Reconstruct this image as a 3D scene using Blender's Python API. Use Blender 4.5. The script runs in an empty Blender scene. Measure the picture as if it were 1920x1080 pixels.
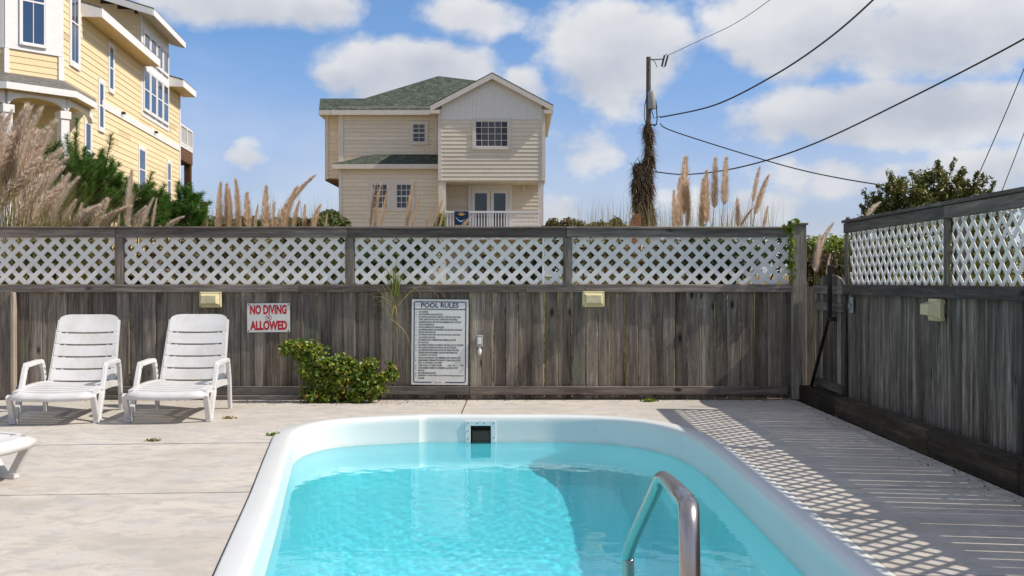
import bpy, bmesh, math, random
import numpy as np
from mathutils import Vector, Matrix
random.seed(7); RNG = np.random.default_rng(11)
S = bpy.context.scene
COL = S.collection
R = math.radians
# ------------------------------------------------------------------ camera
FPX = 2080.0; CX = 970.0; CY = 527.0; CH = 1.25
cd = bpy.data.cameras.new('camera'); cam = bpy.data.objects.new('camera', cd); COL.objects.link(cam)
cam.location = (0, 0, CH); cam.rotation_euler = (R(90), 0, 0)
cd.sensor_width = 36; cd.lens = FPX / 1920 * 36
cd.shift_x = -(CX - 960) / 1920; cd.shift_y = (CY - 540) / 1920
cd.clip_start = 0.05; cd.clip_end = 3000
S.camera = cam
# ------------------------------------------------------------------ render and exposure
S.render.engine = 'CYCLES'
S.cycles.use_denoising = True
S.cycles.denoiser = 'OPENIMAGEDENOISE'
S.cycles.max_bounces = 9; S.cycles.transmission_bounces = 8; S.cycles.diffuse_bounces = 4
S.cycles.transparent_max_bounces = 12
S.cycles.sample_clamp_indirect = 6
S.view_settings.view_transform = 'Standard'; S.view_settings.look = 'None'
S.view_settings.exposure = 0.2; S.view_settings.gamma = 1.0; S.view_settings.use_curve_mapping = False
# ------------------------------------------------------------------ sun
SUN_AZ = 98.0      # degrees clockwise from +Y (away from the camera): the sun stands to the right
SUN_EL = 46.0
sd = bpy.data.lights.new('sun', 'SUN'); sun = bpy.data.objects.new('sun', sd); COL.objects.link(sun)
sd.energy = 4.3; sd.angle = R(0.5); sd.color = (1.0, 0.93, 0.83)
sv = Vector((math.sin(R(SUN_AZ)) * math.cos(R(SUN_EL)), math.cos(R(SUN_AZ)) * math.cos(R(SUN_EL)), math.sin(R(SUN_EL))))
sun.rotation_euler = sv.to_track_quat('Z', 'Y').to_euler(); sun.location = (20, -3, 25)
sd.cycles.is_caustics_light = True
# ------------------------------------------------------------------ world: sky with clouds
W = bpy.data.worlds.new('World'); S.world = W; W.use_nodes = True
def build_world():
    nt = W.node_tree; nt.nodes.clear(); N = nt.nodes; L = nt.links
    def math_(op, a, b=None, c=None, clamp=False):
        n = N.new('ShaderNodeMath'); n.operation = op; n.use_clamp = clamp
        for i, v in enumerate((a, b, c)):
            if v is None: continue
            if isinstance(v, (int, float)): n.inputs[i].default_value = v
            else: L.new(v, n.inputs[i])
        return n.outputs[0]
    def sstep(v, a, b):
        n = N.new('ShaderNodeMapRange'); n.interpolation_type = 'SMOOTHSTEP'
        L.new(v, n.inputs[0]); n.inputs[1].default_value = a; n.inputs[2].default_value = b
        return n.outputs[0]
    sky = N.new('ShaderNodeTexSky'); sky.sky_type = 'NISHITA'; sky.sun_disc = False
    sky.sun_elevation = R(SUN_EL); sky.sun_rotation = R(SUN_AZ)
    sky.air_density = 1.0; sky.dust_density = 0.6; sky.ozone_density = 2.0
    tc = N.new('ShaderNodeTexCoord'); sep = N.new('ShaderNodeSeparateXYZ'); L.new(tc.outputs['Generated'], sep.inputs[0])
    x, y, z = sep.outputs
    az = math_('ARCTAN2', x, y)                       # radians, 0 = straight ahead, + to the right
    el = math_('ARCSINE', z)
    def noise(scale, detail, rough, sx=1, sz=1, off=0.0):
        cb = N.new('ShaderNodeCombineXYZ'); L.new(math_('MULTIPLY', az, sx), cb.inputs[0]); L.new(math_('MULTIPLY', el, sz), cb.inputs[1])
        cb.inputs[2].default_value = off
        n = N.new('ShaderNodeTexNoise'); L.new(cb.outputs[0], n.inputs['Vector'])
        n.inputs['Scale'].default_value = scale; n.inputs['Detail'].default_value = detail; n.inputs['Roughness'].default_value = rough
        return n.outputs[0]
    nA = noise(15, 9, .52, 1, 1.4); nB = noise(38, 6, .55, 1, 1.2, 3.1); nC = noise(4.2, 5, .5, 1, 2.6, 7.7)
    # cumulus banks seen in the picture: pixel centre, half sizes, weight
    clouds = [(762,120,165,52,1.25),(640,140,66,36,.9),(880,25,110,44,.95),(1150,80,150,85,1.2),(1085,130,70,50,.6),(1420,80,120,50,.6),
              (1520,30,210,85,1.1),(1780,50,230,80,1.15),(1680,205,300,58,1.15),(1480,225,110,34,.7),(1850,320,200,55,.85),(1560,330,240,60,.75),
              (462,290,52,44,.82),(600,8,90,40,1.0),(420,-5,190,40,1.05),(1095,290,100,90,.7),(1040,390,160,50,.75),(1400,385,240,55,.75),
              (610,280,70,60,.35),(520,405,200,30,.45),(1330,245,90,50,.5),(1310,180,90,40,.35),(1230,400,150,45,.6),(400,205,60,22,.22),(985,165,60,60,.8)]
    tot = None; under = None
    for (px, py, rx, ry, wgt) in clouds:
        a0 = math.atan2(px - CX, FPX); e0 = math.atan2((CY - py), math.hypot(FPX, px - CX))
        ra = rx / FPX; re = ry / FPX
        dx = math_('MULTIPLY', math_('SUBTRACT', az, a0), 1 / ra); dy = math_('MULTIPLY', math_('SUBTRACT', el, e0), 1 / re); dy = math_('MAXIMUM', dy, math_('MULTIPLY', dy, .72))
        d2 = math_('ADD', math_('MULTIPLY', dx, dx), math_('MULTIPLY', dy, dy))
        g = math_('MULTIPLY', math_('EXPONENT', math_('MULTIPLY', d2, -0.75)), wgt)
        tot = g if tot is None else math_('MAXIMUM', tot, g)
        u = math_('MULTIPLY', g, dy)
        under = u if under is None else math_('ADD', under, u)
    # outside the frame the same kind of sky goes on
    out = math_('MAXIMUM', sstep(math_('ABSOLUTE', math_('SUBTRACT', az, -0.01)), 0.44, 0.60), sstep(el, 0.27, 0.42))
    gen = sstep(nC, 0.40, 0.60)
    gen = math_('MULTIPLY', gen, 1.1)
    tot = math_('ADD', math_('MULTIPLY', tot, math_('SUBTRACT', 1.0, out)), math_('MULTIPLY', gen, out))
    dens = math_('ADD', tot, math_('MULTIPLY', math_('SUBTRACT', nA, 0.5), 1.15))
    dens = math_('ADD', dens, math_('MULTIPLY', math_('SUBTRACT', nB, 0.5), 0.42))
    m = sstep(dens, 0.38, 0.80)
    # thin veil that thickens to the horizon
    veil = math_('MULTIPLY', math_('SUBTRACT', 1.0, sstep(el, 0.0, 0.22)), 0.42)
    veil = math_('ADD', veil, math_('MULTIPLY', sstep(nC, .4, .75), .18))
    m = math_('MAXIMUM', math_('MULTIPLY', m, 0.93), math_('MINIMUM', veil, 1.0))
    m = math_('MULTIPLY', m, sstep(el, -0.05, 0.0))
    # thicker parts and undersides are greyer
    sh = math_('ADD', math_('MULTIPLY', under, 0.45), math_('MULTIPLY', math_('SUBTRACT', nA, 0.5), 1.5))
    sh = math_('ADD', math_('MULTIPLY', sstep(dens, .55, 1.5), -0.35), sh)
    shf = sstep(sh, -0.75, 0.45)
    cc = N.new('ShaderNodeMix'); cc.data_type = 'RGBA'
    L.new(shf, cc.inputs[0]); cc.inputs[6].default_value = (0.43, 0.46, 0.53, 1); cc.inputs[7].default_value = (0.75, 0.745, 0.745, 1)
    skyS = N.new('ShaderNodeMix'); skyS.data_type = 'RGBA'; skyS.blend_type = 'MULTIPLY'; skyS.inputs[0].default_value = 1.0
    L.new(sky.outputs[0], skyS.inputs[6]); hz = N.new('ShaderNodeMix'); hz.data_type = 'RGBA'; L.new(sstep(el, 0.0, .26), hz.inputs[0])
    hz.inputs[6].default_value = (0.80, 0.86, 1.25, 1); hz.inputs[7].default_value = (0.78, 1.0, 1.28, 1); L.new(hz.outputs[2], skyS.inputs[7])
    SKY_STRENGTH = 0.10
    ccs = N.new('ShaderNodeMix'); ccs.data_type = 'RGBA'; ccs.blend_type = 'MULTIPLY'; ccs.inputs[0].default_value = 1.0
    L.new(cc.outputs[2], ccs.inputs[6]); ccs.inputs[7].default_value = (1 / SKY_STRENGTH,) * 3 + (1,)
    mx = N.new('ShaderNodeMix'); mx.data_type = 'RGBA'
    L.new(m, mx.inputs[0]); L.new(skyS.outputs[2], mx.inputs[6]); L.new(ccs.outputs[2], mx.inputs[7])
    bg = N.new('ShaderNodeBackground'); bg.inputs[1].default_value = SKY_STRENGTH
    L.new(mx.outputs[2], bg.inputs[0])
    wo = N.new('ShaderNodeOutputWorld'); L.new(bg.outputs[0], wo.inputs[0])
    W.cycles.sampling_method = 'MANUAL'; W.cycles.sample_map_resolution = 1024
build_world()

# ------------------------------------------------------------------ helpers
def at(px, py, Y):
    """a point of the place that the photograph shows at pixel (px, py), at distance Y"""
    return Vector(((px - CX) * Y / FPX, Y, CH - (py - CY) * Y / FPX))
def tag(o, label=None, cat=None, group=None, kind=None):
    if label: o['label'] = label
    if cat: o['category'] = cat
    if group: o['group'] = group
    if kind: o['kind'] = kind
    return o
def empty(name, loc=(0, 0, 0), rz=0):
    o = bpy.data.objects.new(name, None); COL.objects.link(o); o.location = loc; o.rotation_euler = (0, 0, rz)
    o.empty_display_size = .2
    return o
def link(name, me, parent=None, loc=None, rot=None, kind=None):
    o = bpy.data.objects.new(name, me); COL.objects.link(o)
    if parent: o.parent = parent
    if loc is not None: o.location = loc
    if rot is not None: o.rotation_euler = rot
    if kind: o['kind'] = kind
    return o
class MB:
    def __init__(s): s.v = []; s.f = []; s.sm = []
    def add(s, vs, fs, smooth=False):
        b = len(s.v); s.v += [tuple(v) for v in vs]; s.f += [tuple(b + i for i in f) for f in fs]; s.sm += [smooth] * len(fs); return s
    def box(s, x0, x1, y0, y1, z0, z1, c=0.0, M=None):
        if x0 > x1: x0, x1 = x1, x0
        if y0 > y1: y0, y1 = y1, y0
        if z0 > z1: z0, z1 = z1, z0
        if c <= 0:
            vs = [(x, y, z) for z in (z0, z1) for (x, y) in ((x0, y0), (x1, y0), (x1, y1), (x0, y1))]
            fs = [(3, 2, 1, 0), (4, 5, 6, 7), (0, 1, 5, 4), (1, 2, 6, 5), (2, 3, 7, 6), (3, 0, 4, 7)]
        else:                                         # all edges chamfered
            def ring(i, z): return [(x0 + i, y0 + c, z), (x0 + c, y0 + i, z), (x1 - c, y0 + i, z), (x1 - i, y0 + c, z), (x1 - i, y1 - c, z), (x1 - c, y1 - i, z), (x0 + c, y1 - i, z), (x0 + i, y1 - c, z)]
            vs = ring(c * .95, z0) + ring(0, z0 + c) + ring(0, z1 - c) + ring(c * .95, z1)
            fs = [tuple(range(7, -1, -1)), tuple(range(24, 32))]
            for k in range(3):
                for i in range(8):
                    j = (i + 1) % 8; fs.append((k * 8 + i, k * 8 + j, k * 8 + 8 + j, k * 8 + 8 + i))
        if M is not None: vs = [M @ Vector(v) for v in vs]
        return s.add(vs, fs)
    def bar(s, a, b, w, h, up=(0, 0, 1), c=0.0):
        """box from a to b, w wide across, h along up"""
        a = Vector(a); b = Vector(b); d = b - a; l = d.length; d.normalize()
        u = Vector(up); sx = d.cross(u).normalized(); uz = sx.cross(d).normalized()
        M = Matrix((( sx.x, d.x, uz.x, a.x), (sx.y, d.y, uz.y, a.y), (sx.z, d.z, uz.z, a.z), (0, 0, 0, 1)))
        return s.box(-w / 2, w / 2, 0, l, -h / 2, h / 2, c, M)
    def prism(s, pts, off):
        """pts: planar polygon (3D), off: extrusion vector"""
        n = len(pts); off = Vector(off); a = [Vector(p) for p in pts]; b = [p + off for p in a]
        nrm = Vector((0, 0, 0))
        for i in range(n): nrm += a[i].cross(a[(i + 1) % n])
        if nrm.dot(off) > 0: a.reverse(); b.reverse()
        fs = [tuple(range(n)), tuple(range(2 * n - 1, n - 1, -1))]
        for i in range(n):
            j = (i + 1) % n; fs.append((i, i + n, j + n, j))
        return s.add(a + b, fs)
    def tube(s, pts, r, seg=10, cap=True, smooth=True):
        pts = [Vector(p) for p in pts]; n = len(pts)
        rr = r if isinstance(r, (list, tuple)) else [r] * n
        t0 = (pts[1] - pts[0]).normalized(); up = Vector((0, 0, 1)) if abs(t0.z) < .9 else Vector((1, 0, 0))
        u = t0.cross(up).normalized(); vs = []
        for i in range(n):
            t = ((pts[min(i + 1, n - 1)] - pts[max(i - 1, 0)])).normalized()
            u = (u - t * u.dot(t)).normalized(); w = t.cross(u)
            for k in range(seg):
                a = 2 * math.pi * k / seg; vs.append(pts[i] + (u * math.cos(a) + w * math.sin(a)) * rr[i])
        fs = []
        for i in range(n - 1):
            for k in range(seg):
                j = (k + 1) % seg; fs.append((i * seg + k, i * seg + j, (i + 1) * seg + j, (i + 1) * seg + k))
        s.add(vs, fs, smooth)
        if cap:
            s.add([vs[k] for k in range(seg)], [tuple(range(seg - 1, -1, -1))]); s.add([vs[(n - 1) * seg + k] for k in range(seg)], [tuple(range(seg))])
        return s
    def lathe(s, prof, seg=16, M=None, smooth=True):
        """prof: (radius, z) from bottom to top"""
        vs = []; n = len(prof)
        for (r, z) in prof:
            for k in range(seg):
                a = 2 * math.pi * k / seg; vs.append(Vector((r * math.cos(a), r * math.sin(a), z)))
        if M is not None: vs = [M @ v for v in vs]
        fs = []
        for i in range(n - 1):
            for k in range(seg):
                j = (k + 1) % seg; fs.append((i * seg + k, i * seg + j, (i + 1) * seg + j, (i + 1) * seg + k))
        s.add(vs, fs, smooth)
        s.add(vs[:seg], [tuple(range(seg - 1, -1, -1))]); s.add(vs[-seg:], [tuple(range(seg))])
        return s
    def mesh(s, name, mat):
        me = bpy.data.meshes.new(name); me.from_pydata([tuple(v) for v in s.v], [], s.f); me.update()
        me.polygons.foreach_set('use_smooth', s.sm)
        if mat: me.materials.append(mat)
        return me
    def build(s, name, mat, parent=None, kind=None, loc=None, rot=None):
        return link(name, s.mesh(name, mat), parent, loc, rot, kind)
def np_mesh(name, verts, faces, mat, smooth=False):
    """fast mesh from arrays; faces is (n, k)"""
    me = bpy.data.meshes.new(name); nv = len(verts); nf, k = faces.shape
    me.vertices.add(nv); me.vertices.foreach_set('co', np.asarray(verts, dtype=np.float32).ravel())
    me.loops.add(nf * k); me.loops.foreach_set('vertex_index', faces.astype(np.int32).ravel())
    me.polygons.add(nf); me.polygons.foreach_set('loop_start', np.arange(0, nf * k, k, dtype=np.int32))
    me.update(calc_edges=True)
    if smooth: me.polygons.foreach_set('use_smooth', np.ones(nf, dtype=bool))
    if mat: me.materials.append(mat)
    return me
# ------------------------------------------------------------------ materials
class MT:
    """small node-material builder"""
    def __init__(s, name, rough=.6, spec=.4, metal=0.0):
        s.m = bpy.data.materials.new(name); s.m.use_nodes = True; s.nt = s.m.node_tree; s.N = s.nt.nodes; s.L = s.nt.links
        s.b = s.N['Principled BSDF']; s.b.inputs['Roughness'].default_value = rough
        s.b.inputs['Specular IOR Level'].default_value = spec; s.b.inputs['Metallic'].default_value = metal
    def put(s, sock, v):
        if isinstance(v, (int, float)): sock.default_value = v
        elif isinstance(v, (tuple, list)): sock.default_value = tuple(v) + ((1,) if len(v) == 3 and sock.type == 'RGBA' else ())
        else: s.L.new(v, sock)
    def math(s, op, a, b=None, c=None):
        n = s.N.new('ShaderNodeMath'); n.operation = op
        for i, v in enumerate((a, b, c)):
            if v is not None: s.put(n.inputs[i], v)
        return n.outputs[0]
    def co(s, kind='Object', scale=(1, 1, 1), jitter=False):
        tc = s.N.new('ShaderNodeTexCoord'); v = tc.outputs[kind]
        if kind == 'World':
            pass
        if jitter:
            oi = s.N.new('ShaderNodeObjectInfo'); n = s.N.new('ShaderNodeVectorMath'); n.operation = 'ADD'
            cb = s.N.new('ShaderNodeCombineXYZ'); k = s.math('MULTIPLY', oi.outputs['Random'], 37.0)
            for i in range(3): s.L.new(k, cb.inputs[i])
            s.L.new(v, n.inputs[0]); s.L.new(cb.outputs[0], n.inputs[1]); v = n.outputs[0]
        mp = s.N.new('ShaderNodeMapping'); s.L.new(v, mp.inputs[0]); mp.inputs['Scale'].default_value = scale
        return mp.outputs[0]
    def geo(s, scale=(1, 1, 1)):
        g = s.N.new('ShaderNodeNewGeometry'); mp = s.N.new('ShaderNodeMapping'); s.L.new(g.outputs['Position'], mp.inputs[0]); mp.inputs['Scale'].default_value = scale
        return mp.outputs[0]
    def noise(s, vec, scale, detail=4, rough=.55, dist=0.0):
        n = s.N.new('ShaderNodeTexNoise'); s.L.new(vec, n.inputs['Vector'])
        n.inputs['Scale'].default_value = scale; n.inputs['Detail'].default_value = detail; n.inputs['Roughness'].default_value = rough; n.inputs['Distortion'].default_value = dist
        return n.outputs[0]
    def voro(s, vec, scale, feat='F1', rnd=1.0):
        n = s.N.new('ShaderNodeTexVoronoi'); n.feature = feat; s.L.new(vec, n.inputs['Vector']); n.inputs['Scale'].default_value = scale
        n.inputs['Randomness'].default_value = rnd
        return n.outputs[0]
    def ramp(s, v, stops, interp='LINEAR'):
        n = s.N.new('ShaderNodeValToRGB'); s.L.new(v, n.inputs[0]); cr = n.color_ramp; cr.interpolation = interp
        while len(cr.elements) < len(stops): cr.elements.new(.5)
        for e, (p, c) in zip(cr.elements, stops):
            e.position = p; e.color = (c, c, c, 1) if isinstance(c, (int, float)) else tuple(c) + (1,)
        return n.outputs[0]
    def mix(s, f, a, b, mode='MIX'):
        n = s.N.new('ShaderNodeMix'); n.data_type = 'RGBA'; n.blend_type = mode
        s.put(n.inputs[0], f); s.put(n.inputs[6], a); s.put(n.inputs[7], b); return n.outputs[2]
    def bump(s, h, strength=.3, dist=.01):
        n = s.N.new('ShaderNodeBump'); s.L.new(h, n.inputs['Height']); n.inputs['Strength'].default_value = strength; n.inputs['Distance'].default_value = dist
        s.L.new(n.outputs[0], s.b.inputs['Normal']); return n
    def color(s, v): s.put(s.b.inputs['Base Color'], v); return s
    def island(s): return s.N.new('ShaderNodeNewGeometry').outputs['Random Per Island']
    def objrand(s): return s.N.new('ShaderNodeObjectInfo').outputs['Random']
M = {}
def plain(name, col, rough=.5, spec=.4, metal=0.0, var=.06, sc=6.0, bump=0.0):
    t = MT(name, rough, spec, metal); v = t.co('Object', jitter=True); n = t.noise(v, sc, 5, .6)
    lo = tuple(max(0, c * (1 - var * 2)) for c in col); hi = tuple(min(1, c * (1 + var)) for c in col)
    t.color(t.ramp(n, [(.3, lo), (.7, hi)]))
    if bump: t.bump(t.noise(v, sc * 8, 4), bump, .004)
    M[name] = t.m; return t.m
def wood(name, axis, tones, jitter=True, knots=True, contrast=1.0, algae=0.0):
    """weathered timber, grain along the given axis"""
    t = MT(name, .85, .18)
    st = {'x': (.06, 1, 1), 'y': (1, .06, 1), 'z': (1, 1, .06)}[axis]
    v = t.co('Object', st, jitter); vr = t.co('Object', (1, 1, 1), jitter)
    fine = t.noise(v, 120, 5, .65, .3); mid = t.noise(v, 24, 4, .6, .8); big = t.noise(vr, 2.2, 4, .6)
    g = t.math('ADD', t.math('ADD', t.math('MULTIPLY', fine, .40), t.math('MULTIPLY', mid, .55)), t.math('MULTIPLY', t.math('SUBTRACT', t.noise(v, 7, 3, .5), .47), .45))
    base = t.ramp(g, [(.30, tones[0]), (.5, tones[1]), (.68, tones[2])])
    tint = t.ramp(t.objrand(), [(0, (.56, .54, .52)), (.2, (1.06, .95, .87)), (.4, (.80, .80, .79)), (.6, (1.35, 1.30, 1.20)), (.8, (.72, .66, .61)), (1, (1.12, 1.09, 1.04))])
    c = t.mix(1.0, base, tint, 'MULTIPLY')
    c = t.mix(t.ramp(big, [(.35, 0.0), (.7, .55 * contrast)]), c, t.mix(1.0, c, (.55, .52, .50), 'MULTIPLY'))
    if algae:
        al = t.ramp(t.noise(vr, 1.3, 3, .6), [(.58, 0.0), (.72, algae)])
        c = t.mix(al, c, (.16, .17, .11))
    if knots:
        sk = {'x': (.45, 1, 1), 'y': (1, .45, 1), 'z': (1, 1, .45)}[axis]
        k = t.voro(t.co('Object', sk, jitter), 4.6)
        kf = t.ramp(k, [(.05, .9), (.13, 0.0)])
        c = t.mix(kf, c, (.018, .014, .012))
    t.color(c)
    h = t.math('ADD', fine, t.math('MULTIPLY', mid, .8))
    t.bump(h, .55, .006)
    M[name] = t.m; return t.m
WT = [(.070, .060, .050), (.235, .208, .178), (.46, .415, .36)]
wood('wood_board', 'z', WT, algae=.5)
wood('wood_rail_x', 'x', [(.07, .060, .055), (.205, .182, .165), (.38, .345, .315)])
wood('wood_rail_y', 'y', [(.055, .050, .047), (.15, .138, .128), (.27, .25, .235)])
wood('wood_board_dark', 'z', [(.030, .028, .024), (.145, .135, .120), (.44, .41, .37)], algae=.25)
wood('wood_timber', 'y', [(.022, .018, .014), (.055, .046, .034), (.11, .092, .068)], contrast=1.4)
wood('wood_sunlit', 'z', [(.25, .21, .17), (.40, .34, .28), (.55, .48, .40)], knots=False)  # lighter tones carry the sunlight on the gate's edge board
wood('wood_brown', 'z', [(.10, .055, .030), (.17, .095, .055), (.25, .15, .09)], knots=False)
# lattice: dirty white plastic
t = MT('lattice_white', .45, .35); v = t.geo((1, 1, 1))
t.color(t.mix(t.ramp(t.noise(v, 3.0, 5, .7), [(.46, 0.0), (.75, .45)]), (.79, .755, .70), (.58, .545, .48))); M['lattice'] = t.m
# concrete deck
t = MT('deck_concrete', .82, .25); v = t.geo((1, 1, 1)); vs = t.geo((.8, 3.2, 1))
big = t.noise(t.geo((1, 1.5, 1)), .9, 6, .62, .6); mid = t.noise(t.geo((1, 1.25, 1)), 5.5, 6, .65, .4); fine = t.noise(v, 160, 4, .7)
c = t.ramp(big, [(.32, (.44, .395, .33)), (.47, (.55, .495, .42)), (.60, (.62, .56, .475))])
c = t.mix(t.ramp(mid, [(.42, .8), (.52, 0.0)]), c, (.44, .405, .365))
c = t.mix(t.ramp(t.noise(t.geo((.9, 1.2, 1)), 2.6, 6, .65, .8), [(.50, 0.0), (.60, .5)]), c, (.545, .51, .49))
c = t.mix(t.ramp(t.noise(t.geo((1, 1.2, 1)), 13, 5, .7), [(.56, 0.0), (.68, .45)]), c, (.33, .295, .265))
c = t.mix(t.ramp(t.noise(t.geo((1, 1.2, 1)), 1.3, 7, .75, 1.2), [(.58, 0.0), (.64, .35)]), c, (.36, .325, .30))
c = t.mix(t.ramp(fine, [(.36, .45), (.6, 0.0)]), c, (.31, .28, .25))
t.color(c); t.bump(t.math('ADD', mid, t.math('MULTIPLY', fine, .35)), .35, .004); M['deck'] = t.m
plain('joint_dark', (.07, .06, .05), .9, .1)
plain('soil', (.16, .115, .08), .95, .05, var=.3, sc=9, bump=.6)
# pool gelcoat
t = MT('pool_gelcoat', .32, .5); v = t.geo()
c = t.mix(t.ramp(t.noise(v, 2.2, 5, .6), [(.4, 0.0), (.8, .35)]), (.70, .71, .685), (.60, .615, .60))
c = t.mix(t.ramp(t.noise(t.geo((1, 1, .3)), 14, 5, .75), [(.58, 0.0), (.72, .18)]), c, (.50, .50, .46))
sz = t.N.new('ShaderNodeSeparateXYZ'); t.L.new(v, sz.inputs[0]); zz_ = t.math('ABSOLUTE', t.math('SUBTRACT', t.math('ADD', sz.outputs[2], t.math('MULTIPLY', t.math('SUBTRACT', t.noise(v, 9, 4), .5), .02)), -.212))
c = t.mix(t.math('MULTIPLY', t.ramp(zz_, [(.0, .45), (.022, 0.0)]), t.ramp(t.noise(v, 4, 4), [(.35, .3), (.65, 1.0)])), c, (.47, .46, .38))
c = t.mix(t.ramp(t.voro(v, 9.0), [(.022, .6), (.035, 0.0)]), c, (.30, .30, .28))
c = t.mix(t.ramp(t.math('MULTIPLY', sz.outputs[2], -1.0), [(.235, 0.0), (.30, .85)]), c, (.93, .94, .93))      # brightness of the lit water put into the colour below the waterline
t.color(c); M['gelcoat'] = t.m
# water
def water_mat():
    m = bpy.data.materials.new('pool_water'); m.use_nodes = True; nt = m.node_tree; nt.nodes.clear(); N = nt.nodes; L = nt.links
    g = N.new('ShaderNodeBsdfRefraction'); g.inputs['IOR'].default_value = 1.33; g.inputs['Roughness'].default_value = 0.0
    g.inputs['Color'].default_value = WATER_TINT + (1,)
    gl = N.new('ShaderNodeBsdfGlossy'); gl.inputs['Roughness'].default_value = 0.0; gl.inputs['Color'].default_value = (1, 1, 1, 1)
    fr = N.new('ShaderNodeFresnel'); fr.inputs['IOR'].default_value = 1.33
    mxs = N.new('ShaderNodeMixShader'); L.new(fr.outputs[0], mxs.inputs[0]); L.new(g.outputs[0], mxs.inputs[1]); L.new(gl.outputs[0], mxs.inputs[2])
    tc = N.new('ShaderNodeNewGeometry'); mp = N.new('ShaderNodeMapping'); L.new(tc.outputs['Position'], mp.inputs[0]); mp.inputs['Scale'].default_value = (1, .8, 1)
    n1 = N.new('ShaderNodeTexNoise'); n1.inputs['Scale'].default_value = 24; n1.inputs['Detail'].default_value = 3; n1.inputs['Roughness'].default_value = .5
    L.new(mp.outputs[0], n1.inputs['Vector'])
    b = N.new('ShaderNodeBump'); b.inputs['Strength'].default_value = 1.0; b.inputs['Distance'].default_value = WATER_BUMP
    L.new(n1.outputs[0], b.inputs['Height']); [L.new(b.outputs[0], q.inputs['Normal']) for q in (g, gl, fr)]
    o = N.new('ShaderNodeOutputMaterial'); L.new(mxs.outputs[0], o.inputs[0])
    M['water'] = m
WATER_TINT = (.35, .90, .985); WATER_BUMP = 0.0005
water_mat()
# ================================================================== POOL AND DECK
def catmull(pts, n=8, closed=True):
    out = []; P = [Vector(p) for p in pts]; m = len(P)
    for i in range(m if closed else m - 1):
        p0, p1, p2, p3 = P[(i - 1) % m] if closed or i > 0 else P[0], P[i], P[(i + 1) % m], P[(i + 2) % m] if closed or i + 2 < m else P[-1]
        for k in range(n):
            t = k / n
            out.append(.5 * ((2 * p1) + (p2 - p0) * t + (2 * p0 - 5 * p1 + 4 * p2 - p3) * t * t + (3 * p1 - p0 - 3 * p2 + p3) * t ** 3))
    if not closed: out.append(P[-1])
    return out
POOL_KEYS = [(1.59, 3.5), (1.59, 4.73), (1.59, 6.13), (1.59, 7.4), (1.58, 8.3), (1.52, 9.0), (1.38, 9.52), (1.15, 9.92), (.80, 10.18), (.30, 10.30), (-.30, 10.30), (-.93, 10.28),
             (-1.45, 10.10), (-1.78, 9.82), (-1.94, 9.40), (-1.955, 8.95), (-1.86, 8.3), (-1.63, 6.9), (-1.54, 6.35), (-1.285, 4.70), (-1.13, 3.75), (-1.0, 3.2), (-.72, 2.88), (-.2, 2.76), (.7, 2.74), (1.25, 2.84), (1.52, 3.08)]
outl = catmull([(x, y, 0) for x, y in POOL_KEYS], 6)
outl = [(p.x, 10.30 if (-.93 < p.x < .36 and p.y > 10) else p.y) for p in outl]
SKX0, SKX1 = -.430, -.240
def insert_x(ol, xv):
    for i in range(len(ol)):
        a, b = ol[i], ol[(i + 1) % len(ol)]
        if a[1] > 9.9 and b[1] > 9.9 and (a[0] - xv) * (b[0] - xv) < 0:
            q = (xv - a[0]) / (b[0] - a[0]); return ol[:i + 1] + [(xv, a[1] + (b[1] - a[1]) * q)] + ol[i + 1:]
    return ol
outl = insert_x(insert_x(outl, SKX0), SKX1)
# the moulded shell steps in by two centimetres left of the flat middle of the far wall (see offset_outline)
outl = insert_x(insert_x(outl, -.905), -.932)
NO = len(outl)
NRM = []
for i in range(NO):
    a_ = outl[i - 1]; b_ = outl[(i + 1) % NO]; l_ = math.hypot(b_[0] - a_[0], b_[1] - a_[1]); NRM.append((-(b_[1] - a_[1]) / l_, (b_[0] - a_[0]) / l_))   # counter-clockwise outline: inward is to the left
def offset_outline(d, step=True):
    out = []
    for i, (x, y) in enumerate(outl):
        f = 0.0
        if step and y > 9.7 and x < -.91: f = .026 * max(0.0, min(1.0, (x + 1.75) / .5)) * max(0.0, min(1.0, (d - .09) / .05))
        out.append((x + NRM[i][0] * (d + f), y + NRM[i][1] * (d + f)))
    return out
WATER_Z = -0.222
PROFILE = [(0.0, -.10), (0.0, .006), (.004, .016), (.014, .020), (.100, .020), (.122, .017), (.138, .007), (.147, -.012), (.150, -.038), (.1501, -.072), (.153, -.215), (.158, -.300), (.175, -.45), (.19, -.55), (.215, -.60), (.235, -.72), (.27, -1.05), (.33, -1.20), (.45, -1.29), (.65, -1.33)]
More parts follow.
